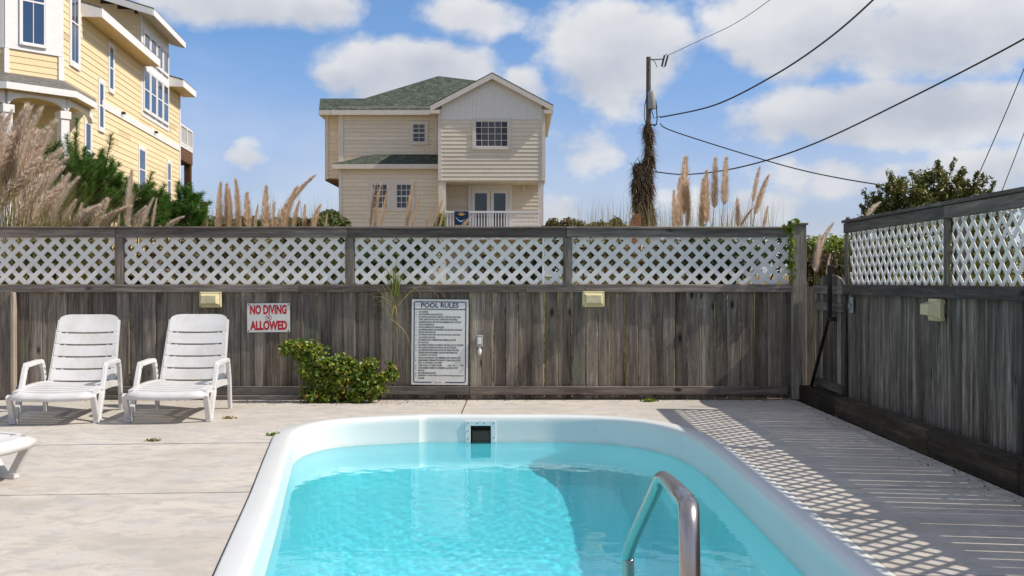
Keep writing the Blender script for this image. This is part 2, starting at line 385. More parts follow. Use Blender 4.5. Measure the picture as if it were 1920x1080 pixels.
def build_pool():
    root = empty('swimming_pool', (0, 6.5, 0))
    tag(root, 'white fibreglass in-ground pool with rounded lip and blue water in the concrete deck', 'pool')
    vs = []; fs = []; nr = len(PROFILE)
    for (d, z) in PROFILE:
        for (x, y) in offset_outline(d): vs.append((x, y - 6.5, z))
    lv = [i for i, p in enumerate(PROFILE) if abs(p[1] + .072) < 1e-6][0]
    for k in range(nr - 1):
        for i in range(NO):
            j = (i + 1) % NO
            xm = (outl[i][0] + outl[j][0]) / 2
            if lv <= k <= lv + 1 and SKX0 < xm < SKX1 and outl[i][1] > 10: continue
            fs.append((k * NO + i, k * NO + j, (k + 1) * NO + j, (k + 1) * NO + i))
    base = (nr - 1) * NO
    me = bpy.data.meshes.new('pool_shell'); me.from_pydata(vs, [], fs + [tuple(base + i for i in range(NO))]); me.update()
    me.polygons.foreach_set('use_smooth', [True] * len(me.polygons)); me.materials.append(M['gelcoat'])
    sh = link('shell', me, root); sh.cycles.is_caustics_receiver = True
    # skimmer in the far wall: recess box, face plate with screws, weir flap
    yw = 10.30 - .151 - 6.5
    z1, z0 = -.072, -.300
    sk = MB(); d = .26
    x0, x1 = SKX0, SKX1
    for quad in ([(x0, yw, z0), (x0, yw, z1), (x0, yw + d, z1), (x0, yw + d, z0)], [(x1, yw, z1), (x1, yw, z0), (x1, yw + d, z0), (x1, yw + d, z1)],
                 [(x0, yw, z1), (x1, yw, z1), (x1, yw + d, z1), (x0, yw + d, z1)], [(x0, yw, z0), (x0, yw + d, z0), (x1, yw + d, z0), (x1, yw, z0)],
                 [(x0, yw + d, z0), (x0, yw + d, z1), (x1, yw + d, z1), (x1, yw + d, z0)]):
        sk.add(quad, [(0, 1, 2, 3)])
    sk.build('skimmer_throat', M['skim_in'], root)
    fp = MB(); w = .046; f0, f1 = yw - .012, yw - .002
    fp.box(x0 - w, x0 + .002, f0, f1, z0 - .04, z1 + w, .003); fp.box(x1 - .002, x1 + w, f0, f1, z0 - .04, z1 + w, .003)
    fp.box(x0 + .0022, x1 - .0022, f0, f1, z1 - .001, z1 + w - .001, .003); fp.box(x0 + .0022, x1 - .0022, f0, f1, z0 - .038, z0, .003)
    pl = fp.build('skimmer_plate', M['trim_white'], root)
    sc = MB()
    sp = [(x0 - w / 2, z1 + w / 2), ((2 * x0 + x1) / 3, z1 + w / 2), ((x0 + 2 * x1) / 3, z1 + w / 2), (x1 + w / 2, z1 + w / 2), (x0 - w / 2, z1 - .05), (x0 - w / 2, z1 - .12), (x1 + w / 2, z1 - .11)]
    me = MB().lathe([(.0055, -.002), (.0055, .001), (.003, .003)], 8, Matrix.Rotation(R(90), 4, 'X')).mesh('screw', M['dark_metal'])
    for (x, z) in sp: link('screw', me, pl, (x, f0 - .0005, z))
    MB().box(x0 + .012, x1 - .012, yw + .05, yw + .06, z0 + .03, z1 - .05, .003).build('weir_flap', M['flap'], root)
    return root
plain('skim_in', (.26, .25, .19), .6, .3, var=.2)
plain('flap', (.10, .065, .045), .6, .3, var=.2)
plain('trim_white', (.74, .73, .71), .4, .4)
plain('dark_metal', (.04, .04, .042), .5, .5)
build_pool()
# water body: closed volume with a gently rippled top
def build_water():
    ol = offset_outline(.145); n = len(ol)
    xs = np.arange(-1.95, 1.62, .018); ys = np.arange(2.75, 10.3, .018)
    # top: grid clipped by the outline through a polygon fan of rings (rings keep the edge smooth)
    cx, cy = 0.0, 6.5; rings = 150
    vs = []; fs = []
    rs = np.linspace(1, 0.004, rings)
    O = np.array(ol); dense = []
    for i in range(n):                                     # densify the outline
        a = O[i]; b = O[(i + 1) % n]; m = max(1, int(np.hypot(*(b - a)) / .03))
        for k in range(m): dense.append(a + (b - a) * k / m)
    D = np.array(dense); nd = len(D)
    rad = np.random.default_rng(3); waves = []
    for k in range(44):
        lam = rad.uniform(.06, .22); th = rad.uniform(0, 2 * math.pi); waves.append((2 * math.pi / lam, th, rad.uniform(0, 6.28), WAVE_AMP * lam / .25 * rad.uniform(.3, 1)))
    P = np.concatenate([np.array([cx, cy]) + (D - np.array([cx, cy])) * r for r in rs])
    Z = np.zeros(len(P))
    for (kk, th, ph, am) in waves: Z += am * np.sin(kk * (P[:, 0] * math.cos(th) + P[:, 1] * math.sin(th)) + ph)
    top = np.column_stack([P[:, 0], P[:, 1], WATER_Z + Z])
    idx = np.arange(nd); nx = (idx + 1) % nd
    F = np.concatenate([np.column_stack([k * nd + idx, k * nd + nx, (k + 1) * nd + nx, (k + 1) * nd + idx]) for k in range(rings - 1)])
    nt_ = len(top)
    bot = top[:nd].copy(); bot[:, 2] = -1.6
    F2 = np.column_stack([nt_ + idx, nt_ + nx, nx, idx])
    V = np.concatenate([top, bot])
    me = bpy.data.meshes.new('water')
    cap = [tuple((rings - 1) * nd + idx)]; cb = [tuple(nt_ + idx[::-1])]
    me.from_pydata(V.tolist(), [], F.tolist() + cap + F2.tolist() + cb); me.update()
    sm = [True] * (len(F) + 1) + [False] * (len(F2) + 1)
    me.polygons.foreach_set('use_smooth', sm)
    bm = bmesh.new(); bm.from_mesh(me); bmesh.ops.recalc_face_normals(bm, faces=bm.faces)
    for e in bm.edges:
        if len(e.link_faces) == 2 and e.link_faces[0].smooth != e.link_faces[1].smooth: e.smooth = False
    bm.to_mesh(me); bm.free()
    me.materials.append(M['water'])
    o = link('water', me, kind='structure'); o.cycles.is_caustics_caster = True
    return o
WAVE_AMP = 0.00011
build_water()
# deck: slabs cut round the pool
def cut(o, cutter):
    md = o.modifiers.new('b', 'BOOLEAN'); md.operation = 'DIFFERENCE'; md.solver = 'EXACT'; md.object = cutter
    dg = bpy.context.evaluated_depsgraph_get(); me = bpy.data.meshes.new_from_object(o.evaluated_get(dg)); o.modifiers.clear(); o.data = me
def build_deck():
    root = empty('pool_deck', (0, 0, 0)); tag(root, kind='structure')
    m = MB(); ol = offset_outline(-.009)
    m.prism([(x, y, -.3) for x, y in ol], (0, 0, .6)); cutter = m.build('cutter', None)
    # rows run across the picture, tilted a little like the joints
    tilt = .075
    rows = [(-1.4, .60), (.616, 2.60), (2.616, 4.55), (4.566, 6.55), (6.568, 8.58), (8.598, 11.66)]
    g = .016
    for k, (ya, yb) in enumerate(rows):
        if k == 5: xs = [-9.0, -6.4, -4.05, -.53, 2.93]
        elif k in (0,): xs = [-9.0, -6.0, -3.2, -.6, 1.7, 2.93]
        else: xs = [-9.0, -6.4, .2, 2.93]
        if k in (3, 4): xs = [-9.0, -5.9, .2, 2.93]
        if k == 4: xs = [-9.0, -6.4, .2, 2.93]
        for i in range(len(xs) - 1):
            a, b = xs[i] + g / 2, xs[i + 1] - g / 2
            f = lambda x, y, edge: y if edge else y + tilt * (x + 1.9 if x < 0 else 1.9 * 0 + 1.9)
            tl = tilt * (a + 1.9) if a < 0 else tilt * 1.9; tr = tilt * (b + 1.9) if b < 0 else tilt * 1.9
            lo = 0 if k == 0 else 1; hi = 0 if k == 5 else 1
            pts = [(a, ya + tl * lo, -.09), (b, ya + tr * lo, -.09), (b, yb + tr * hi, -.09), (a, yb + tl * hi, -.09)]
            s = MB(); s.prism(pts, (0, 0, .09)); o = s.build('concrete_slab', M['deck'], root)
            if b > -2.1 and yb > 2.5 and a < 1.7: cut(o, cutter)
            if len(o.data.materials) == 0: o.data.materials.append(M['deck'])
    bpy.data.objects.remove(cutter)
    # sand and soil below the joints
    s = MB(); ol2 = offset_outline(.05)
    me = MB()
    o = me.prism([(-9, -1.4, -.25), (3.1, -1.4, -.25), (3.1, 12.2, -.25), (-9, 12.2, -.25)], (0, 0, .215)).build('soil_bed', M['joint_dark'], root)
    m = MB(); m.prism([(x, y, -.6) for x, y in ol2], (0, 0, 1.0)); c2 = m.build('cutter', None); cut(o, c2); bpy.data.objects.remove(c2)
build_deck()
# ================================================================== FENCES
YB = 11.70          # face of the back fence rails
XR = 3.12           # face of the right fence rails
def board_mesh(w, t, h, name, mat, arch=0):
    c = .006
    pr = [(-w / 2, c), (-w / 2 + c, 0), (w / 2 - c, 0), (w / 2, c), (w / 2, t - c), (w / 2 - c, t), (-w / 2 + c, t), (-w / 2, t - c)]
    m = MB(); vs = [(x, y, 0) for x, y in pr] + [(x, y, h) for x, y in pr]; fs = [tuple(range(7, -1, -1)), tuple(range(8, 16))]
    for i in range(8):
        j = (i + 1) % 8; fs.append((i, j, j + 8, i + 8))
    return m.add(vs, fs).mesh(name, mat)
def clip_poly(poly, x0, x1, z0, z1):
    def cl(P, f, inter):
        out = []
        for i in range(len(P)):
            a, b = P[i - 1], P[i]
            if f(b):
                if not f(a): out.append(inter(a, b))
                out.append(b)
            elif f(a): out.append(inter(a, b))
        return out
    def ix(v): return lambda a, b: (v, a[1] + (b[1] - a[1]) * (v - a[0]) / (b[0] - a[0]))
    def iz(v): return lambda a, b: (a[0] + (b[0] - a[0]) * (v - a[1]) / (b[1] - a[1]), v)
    for f, it in ((lambda p: p[0] >= x0, ix(x0)), (lambda p: p[0] <= x1, ix(x1)), (lambda p: p[1] >= z0, iz(z0)), (lambda p: p[1] <= z1, iz(z1))):
        if len(poly) < 3: return []
        poly = cl(poly, f, it)
    return poly
def lattice(parent, u0, u1, z0, z1, xf, phase, period=.1535, sw=.047, notch=None):
    """diagonal slats between u0 and u1; xf(u, depth, z) places a point"""
    zc = z0
    for s in (1, -1):
        k0 = int((u0 - 2) / period) - 2; k1 = int((u1 + 2) / period) + 2
        for k in range(k0, k1):
            c = k * period + phase                     # where the slat's centre line meets z0
            a = (c - s * .2, zc - .2); b = (c + s * 1.2, zc + 1.2)
            h = sw / 2 * math.sqrt(2)
            poly = [(a[0] - h, a[1]), (a[0] + h, a[1]), (b[0] + h, b[1]), (b[0] - h, b[1])]
            poly = clip_poly(poly, u0, u1, z0, z1)
            if len(poly) < 3: continue
            ar = abs(sum(poly[i - 1][0] * poly[i][1] - poly[i][0] * poly[i - 1][1] for i in range(len(poly)))) / 2
            if ar < 2e-4: continue
            d = .0 if s == 1 else .0062
            if notch and notch(poly, s): continue
            p3 = [xf(u, d, z) for u, z in poly]; off = Vector(xf(poly[0][0], d + .006, poly[0][1])) - Vector(p3[0])
            MB().prism(p3, off).build('lattice_slat', M['lattice'], parent)
BX = lambda px: (px - CX) / (FPX / YB)                  # photograph column -> metres along the back fence
def build_back_fence():
    root = empty('back_fence', (0, YB + .05, 0))
    tag(root, 'long weathered grey board fence with white lattice top behind the loungers', 'fence')
    oy = -(YB + .05)
    # boards
    me = [board_mesh(w, .019, 1.19, 'board', M['wood_board']) for w in (.128, .134, .138, .141, .120)]
    x = -5.30; k = 0
    while x < 2.93:
        i = RNG.integers(0, 5); w = (.128, .134, .138, .141, .120)[i]
        gap = RNG.uniform(.0015, .004) if x < .2 else RNG.uniform(.003, .007)
        if abs(x - .10) < .55 or abs(x - .78) < .3: gap += RNG.uniform(.002, .006)
        link('board', me[i], root, (x + w / 2, YB + .042 + oy + RNG.choice([-.003, .004, .012]) + RNG.uniform(-.002, .002), RNG.uniform(.0, .012)), (0, RNG.uniform(-.004, .004), RNG.uniform(-.02, .02)))
        x += w + gap
    for k in range(2): link('board', me[2], root, (3.085 + .143 * k, YB + .075 + oy, 0))
    # rails: top cap, top rail, middle rail, bottom rail, in the lengths that butt over the posts
    XE = BX(1478)
    def rail(name, a, b, y0, y1, z0, z1, c=.004):
        MB().box(0, b - a, 0, y1 - y0, 0, z1 - z0, c).build(name, M['wood_rail_x'], root, loc=(a, y0 + oy, z0))
    joints = [-6.6, BX(216), BX(652), BX(1062), XE]
    for a, b in zip(joints[:-1], joints[1:]):
        rail('top_rail', a + .002, b - .002, YB, YB + .036, 1.712 + RNG.uniform(-.003, .003), 1.800)
        rail('cap_board', a + .001, b - .001, YB - .018, YB + .125, 1.803, 1.825)
    for a, b in zip([-6.6, BX(560), BX(985), BX(1097)], [BX(560), BX(985), BX(1097), BX(1506)]):
        rail('middle_rail', a + .002, b - .002, YB, YB + .038, 1.132, 1.214 + RNG.uniform(-.003, .003))
    for a, b in zip([-5.35, BX(880)], [BX(880), XE]):
        rail('bottom_rail', a + .002, b - .002, YB + .002, YB + .040, .050, .138)
    rail('sill_timber', -5.35, BX(560), YB - .03, YB + .018, .001, .045)
    # posts between the lattice panels (they stand behind the rails)
    pm = MB().box(-.043, .043, 0, .088, 0, 1.80, .004).mesh('post', M['wood_board'])
    for px in (222, 655, 1064): link('post', pm, root, (BX(px), YB + .066 + oy, 0))
    pe = MB().box(-.055, .055, 0, .09, 0, 1.80, .004).mesh('post', M['wood_board'])
    for px in (222, 655, 1064):
        MB().box(-.043, .043, 0, .018, 1.216, 1.711, .003).build('post_face', M['wood_board'], root, loc=(BX(px), YB + .012 + oy, 0))
    MB().box(-.075, .075, 0, .14, 0, 1.84, .006).build('end_post', M['wood_board'], root, loc=(BX(1498), YB - .02 + oy, 0))
    MB().box(-.092, .092, 0, .17, 1.842, 1.864, .004).build('post_cap', M['wood_rail_x'], root, loc=(BX(1498), YB - .035 + oy, 0))
    xf = lambda u, d, z: (u, YB + .040 + d + oy, z)
    edges = [(-6.6, BX(213), .02), (BX(231), BX(646), .055), (BX(664), BX(1056), .02), (BX(1073), BX(1480), .085)]
    for a, b, ph in edges:
        lattice(root, a, b, 1.216, 1.722, xf, ph)
    MB().box(0, .020, 0, .004, 0, .50).build('lattice_seam_strip', M['lattice'], root, loc=(BX(1017), YB + .033 + oy, 1.217))
    return root
FB = build_back_fence()
def build_left_return():
    """board section that stands proud of the back fence at the left edge"""
    root = empty('side_gate', (-5.55, YB, 0)); tag(root, 'brown board gate section at the far left end of the back fence, pale lit edge', 'gate')
    me = board_mesh(.138, .022, 1.13, 'board', M['wood_board'])
    for k in range(8): link('board', me, root, (.155 - .142 * k, -.012, .01))
    MB().box(.226, .262, -.05, .03, .0, 1.13, .004).build('edge_board', M['wood_sunlit'], root)  # sunlit edge painted in, paler than the boards beside it
build_left_return()
def build_right_fence():
    root = empty('right_fence', (XR + .05, 6, 0)); tag(root, 'shaded grey board fence with white lattice top along the right side of the deck', 'fence')
    Y0, Y1 = .6, 10.62
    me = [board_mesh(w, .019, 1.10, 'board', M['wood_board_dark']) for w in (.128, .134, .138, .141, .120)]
    y = Y0
    while y < Y1 + .01:
        i = RNG.integers(0, 5); w = (.128, .134, .138, .141, .120)[i]
        w = min(w, .141); gap = RNG.choice([.002, .007, .010, .013], p=[.12, .25, .35, .28])
        # board mesh runs along x: turn it to run along y, front face towards -x
        link('board', me[i], root, (.002 + RNG.uniform(-.004, .007), y + w / 2 - 6, .10), (RNG.uniform(-.004, .004), 0, R(-90) + RNG.uniform(-.03, .03)))
        y += w + gap
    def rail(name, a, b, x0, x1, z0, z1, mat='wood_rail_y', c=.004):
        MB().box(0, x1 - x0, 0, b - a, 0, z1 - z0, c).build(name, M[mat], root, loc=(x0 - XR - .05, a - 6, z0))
    YP = FPX * XR / (1770 - CX)
    ps = [Y1 - .045, YP, YP - 2.42, YP - 4.84, YP - 7.2]
    for a, b in zip([.6, YP - 4.84, YP - 2.42, YP], [YP - 4.84, YP - 2.42, YP, Y1]):
        rail('top_rail', a + .002, b - .002, XR, XR + .036, 1.708, 1.800)
        rail('cap_board', a + .001, b - .001, XR - .02, XR + .125, 1.803, 1.830)
    for a, b in zip([.6, YP - 4.3, YP - .2], [YP - 4.3, YP - .2, Y1 + .06]):
        rail('middle_rail', a + .002, b - .002, XR, XR + .038, 1.125, 1.216)
    ts = [.6, 2.9, 5.1, 6.55, 8.0, 9.35, 10.35, 11.64]
    for k, (a, b) in enumerate(zip(ts[:-1], ts[1:])):
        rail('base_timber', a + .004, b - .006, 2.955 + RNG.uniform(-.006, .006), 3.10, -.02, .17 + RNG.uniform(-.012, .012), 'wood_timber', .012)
    pm = MB().box(0, .088, -.043, .043, 0, 1.80, .004).mesh('post', M['wood_board_dark'])
    for p in ps: link('post', pm, root, (.024, p - 6, 0))
    for p in ps: MB().box(0, .018, -.043, .043, 1.218, 1.706, .003).build('post_face', M['wood_board_dark'], root, loc=(-.038, p - 6, 0))
    xf = lambda u, d, z: (-.010 + d, u - 6, z)
    for i in range(4):
        b = ps[i] - .045; a = max(ps[i + 1] + .045, .62)
        lattice(root, a, b, 1.218, 1.716, xf, .03 * i, sw=.035)
    return root
FR = build_right_fence()
def build_gate():
    root = empty('garden_gate', (XR + .02, 11.15, 0)); tag(root, 'narrow grey board gate with arched top between the two fences, black brace across it', 'gate')
    n = 8; w = 1.02 / n
    for k in range(n):
        y = -.51 + w * (k + .5); t0 = (y / .51)
        m = MB(); a, b = y - w / 2 + .002, y + w / 2 - .002
        H = lambda q: 1.165 + .150 * math.sqrt(max(0, 1 - (q / .53) ** 2))
        pts = [(.0, a, .09), (.0, b, .09), (.0, b, H(b)), (.0, (a + b) / 2, H((a + b) / 2) + .001), (.0, a, H(a))]
        m.prism(pts, (.02, 0, 0)).build('board', M['wood_board_dark'], root)
    for z in (.16, .95, 1.12):
        MB().box(-.030, -.002, -.505, .505, z, z + .085, .004).build('gate_rail', M['wood_rail_y'], root)
    # black closing rod: upright on the hinge side, then slanting down to the foot
    q1 = at(1566, 497, 10.85); q2 = at(1566, 592, 10.85); q3 = at(1521, 728, 11.55); o = Vector((XR + .02, 11.15, 0))
    g = MB(); xo = Vector((3.02, 0, 0))
    f = lambda p: Vector((-.085, p.y - 11.15, p.z))
    g.bar(f(q1), f(q2), .03, .045, (1, 0, 0), .004); g.build('latch_bar', M['black_metal'], root)
    g = MB(); g.bar(f(q2) + Vector((0, 0, .01)), f(q3), .026, .03, (1, 0, 0), .003); g.build('brace_rod', M['black_metal'], root)
    MB().box(-.10, -.03, -.36, -.28, .86, .90, .004).build('brace_bracket', M['black_metal'], root)
plain('black_metal', (.012, .011, .011), .45, .5)
build_gate()
def build_base_strip():
    # soil strip with litter between slab and fences
    s = MB().box(-9, 3.2, 11.66, 12.1, -.08, -.012)
    s.build('soil_strip', M['soil'], kind='structure')
    MB().box(2.935, 3.6, -1.4, 11.655, -.08, -.020).build('soil_strip', M['soil'], kind='structure')
build_base_strip()
# ================================================================== LAND BEHIND THE FENCE
t = MT('dune_ground', .95, .05); v = t.geo()
t.color(t.mix(t.ramp(t.noise(v, .35, 6, .65), [(.42, 0.0), (.58, 1.0)]), t.ramp(t.noise(v, 5, 5, .7), [(.3, (.22, .17, .11)), (.7, (.36, .29, .20))]), t.ramp(t.noise(v, 7, 5, .7), [(.3, (.035, .05, .018)), (.7, (.11, .12, .04))])))
t.bump(t.noise(v, 6, 5, .7), .8, .05); M['dune'] = t.m
def land_h(x, y):
    h = np.clip((y - 16) / 24, 0, 1); h = h * h * (3 - 2 * h) * 1.35
    h = h + .22 * np.sin(x * .31 + 1) * np.sin(y * .23) * np.clip((y - 14) / 10, 0, 1)
    return h - .06
def build_land():
    def ax(*segs):
        out = [np.linspace(a, b, n, endpoint=False) for a, b, n in segs]; return np.concatenate(out + [[segs[-1][1]]])
    xs = ax((-1500, -80, 12), (-80, 80, 90), (80, 1500, 12)); ys = ax((12.1, 80, 70), (80, 400, 16), (400, 2200, 10))
    X, Y = np.meshgrid(xs, ys); Z = land_h(X, Y)
    V = np.column_stack([X.ravel(), Y.ravel(), Z.ravel()]); nx = len(xs); ny = len(ys)
    i, j = np.meshgrid(np.arange(nx - 1), np.arange(ny - 1)); a = (j * nx + i).ravel()
    me = np_mesh('ground', V, np.column_stack([a, a + 1, a + nx + 1, a + nx]), M['dune'], True)
    link('ground', me, kind='structure')
    # lower sheets beside and behind the pool deck
    for (x0, x1, y0, y1) in ((3.6, 1500, -1500, 12.1), (-1500, -9, -1500, 12.1), (-9, 3.6, -1500, -1.4)):
        MB().add([(x0, y0, -.06), (x1, y0, -.06), (x1, y1, -.06), (x0, y1, -.06)], [(0, 1, 2, 3)]).build('ground', M['dune'], kind='structure')
build_land()
# ================================================================== HOUSES
def siding_mat(name, a, b, joint=.16):
    t = MT(name, .75, .25); v = t.co('Object', (1, 1, 1), True)
    n = t.noise(v, 1.5, 5, .6); c = t.ramp(n, [(.3, a), (.7, b)])
    # butt joints of single shingles: thin dark vertical lines, shifted on every course
    sx = t.N.new('ShaderNodeSeparateXYZ'); t.L.new(v, sx.inputs[0])
    nn = t.noise(t.co('Object', (1, 0, 0), True), 3.0, 2)
    u = t.math('FRACT', t.math('MULTIPLY', t.math('ADD', sx.outputs[0], t.math('MULTIPLY', nn, .25)), 1 / joint))
    ln = t.math('LESS_THAN', u, .045)
    c = t.mix(t.math('MULTIPLY', ln, .35), c, t.mix(1.0, c, (.45, .42, .38), 'MULTIPLY'))
    tint = t.ramp(t.objrand(), [(0, (.93, .93, .93)), (1, (1.04, 1.04, 1.04))])
    t.color(t.mix(1.0, c, tint, 'MULTIPLY')); M[name] = t.m
siding_mat('siding_beige', (.70, .62, .50), (.76, .68, .56))
siding_mat('siding_yellow', (.76, .60, .36), (.81, .65, .40), 40.0)
siding_mat('shingle_yellow', (.74, .575, .34), (.79, .62, .37), .14)
plain('trim_cream', (.68, .62, .56), .5, .3, var=.04)
plain('trim_house', (.78, .755, .73), .5, .3, var=.03)
plain('soffit_cream', (.60, .50, .37), .6, .2)
t = MT('glass_dark', .05, .8); t.color((.012, .018, .028)); M['glass'] = t.m
t = MT('glass_sky', .03, 1.0); t.color((.02, .045, .10)); M['glass_sky'] = t.m
def roof_mat(name, a, b, c3):
    t = MT(name, .95, .1); v = t.geo()
    br = t.N.new('ShaderNodeTexBrick'); t.L.new(t.co('Object', (1, 1, 1)), br.inputs['Vector'])
    n = t.noise(t.geo((1, 1, 1)), 3.5, 6, .75); n2 = t.noise(t.geo((1.5, 1, 5)), 5, 4, .7)
    c = t.ramp(t.math('MULTIPLY', t.math('ADD', n, n2), .5), [(.36, a), (.5, b), (.63, c3)]); t.color(c); t.bump(n2, .6, .03); M[name] = t.m
roof_mat('roof_green', (.028, .034, .028), (.062, .076, .060), (.15, .165, .13))
roof_mat('roof_grey', (.08, .075, .068), (.15, .14, .125), (.24, .225, .20))
plain('curtain', (.07, .07, .09), .9, .1)
def courses(root, mat, p0, u, n, width, z0, z1, pitch, name='siding_board', clipf=None, lap=.020):
    if mat == 'siding_beige': lap = .027
    """lapped siding: one board per course. p0: wall corner, u: unit vector along, n: outward normal"""
    k = int(math.ceil((z1 - z0) / pitch - 1e-6))
    ang = math.atan2(u[1], u[0])
    cache = {}
    for i in range(k):
        za = z0 + i * pitch; zb = min(za + pitch, z1); w0, w1 = 0.0, width
        if clipf:
            w0, w1 = clipf(za + pitch * .5)
            if w1 - w0 < .1: continue
        h = zb - za
        key = (round(w1 - w0, 3), round(h, 3))
        if key not in cache:
            m = MB(); L_ = w1 - w0; y = -1.0
            pr = [(-lap, 0), (-.004, h + .004), (.02, h + .004), (.02, 0)]
            vs = [(0, yy, zz) for yy, zz in pr] + [(L_, yy, zz) for yy, zz in pr]
            m.add(vs, [(0, 1, 2, 3), (7, 6, 5, 4), (0, 4, 5, 1), (1, 5, 6, 2), (2, 6, 7, 3), (3, 7, 4, 0)]); cache[key] = m.mesh(name, M[mat])
        o = link(name, cache[key], root)
        p = Vector(p0) + Vector((u[0], u[1], 0)) * w0
        # local +x runs along u, local -y is outward
        o.location = (p.x - root.location.x, p.y - root.location.y, za - root.location.z)
        o.rotation_euler = (0, 0, ang)
class Frame:
    """wall frame: place(px, py) on the wall plane; local x along wall, y outward negative"""
    def __init__(s, p0, u): s.p0 = Vector(p0); s.u = Vector((u[0], u[1], 0)).normalized(); s.n = Vector((s.u.y, -s.u.x, 0)); s.M = Matrix(((s.u.x, -s.n.x, 0, s.p0.x), (s.u.y, -s.n.y, 0, s.p0.y), (0, 0, 1, 0), (0, 0, 0, 1)))
    def su(s, px):
        """distance along the wall that is seen at picture column px"""
        k = (px - CX) / FPX                      # X = k*Y
        return (k * s.p0.y - s.p0.x) / (s.u.x - k * s.u.y)
    def z(s, px, py):
        a = s.su(px); Y = s.p0.y + s.u.y * a; return CH - (py - CY) * Y / FPX
def Frame2(F, d):
    G = Frame(F.p0 + F.n * d, (F.u.x, F.u.y)); return G
def fbox(m, F, a, b, d0, d1, z0, z1, root, c=0.0):
    """box in wall frame: a..b along, d0..d1 outward, z0..z1; coordinates relative to root"""
    T = Matrix.Translation(-Vector(root.location)) @ F.M
    return m.box(a, b, -d1, -d0, z0, z1, c, T)
def window(root, F0, a, b, z0, z1, trim='trim_cream', cols=2, rows=2, hung=True, tw=.11, glass='glass', name='window', sill=True, curtains=False):
    m = MB(); F = Frame2(F0, .024)
    fbox(m, F, a - tw, a, -.02, .030, z0 - tw, z1 + tw, root); fbox(m, F, b, b + tw, -.02, .030, z0 - tw, z1 + tw, root)
    fbox(m, F, a + .001, b - .001, -.02, .028, z1, z1 + tw, root); fbox(m, F, a + .001, b - .001, -.02, .046 if sill else .03, z0 - tw, z0, root)
    w = m.build(name, M[trim], root)
    g = MB(); fbox(g, F, a, b, -.01, .006, z0, z1, root); g.build('pane', M[glass], w)
    s = MB(); e = .035
    fbox(s, F, a + .001, a + e, .007, .022, z0 + .001, z1 - .001, root); fbox(s, F, b - e, b - .001, .007, .022, z0 + .001, z1 - .001, root)
    fbox(s, F, a + e + .001, b - e - .001, .007, .021, z0 + .001, z0 + e, root); fbox(s, F, a + e + .001, b - e - .001, .007, .021, z1 - e, z1 - .001, root)
    if hung: fbox(s, F, a + e + .001, b - e - .001, .007, .025, (z0 + z1) / 2 - .025, (z0 + z1) / 2 + .025, root)
    s.build('sash', M[trim if trim != 'trim_house' else 'trim_house'], w)
    q = MB(); mw = .011
    for i in range(1, cols):
        x = a + (b - a) * i / cols; fbox(q, F, x - mw, x + mw, .007, .016, z0 + e, z1 - e, root)
    for j in range(1, rows):
        if hung and abs(j / rows - .5) < .01: continue
        z = z0 + (z1 - z0) * j / rows; fbox(q, F, a + e, b - e, .007, .015, z - mw, z + mw, root)
    if cols > 1 or rows > 1: q.build('muntins', M[trim], w)
    if curtains:
        for (ca, cb_) in ((a + e, a + .30), (b - .26, b - e)):
            cbm = MB(); fbox(cbm, F, ca, cb_, .0062, .0068, z0 + e, z1 - e, root); cbm.build('curtain', M['curtain'], w)
    return w
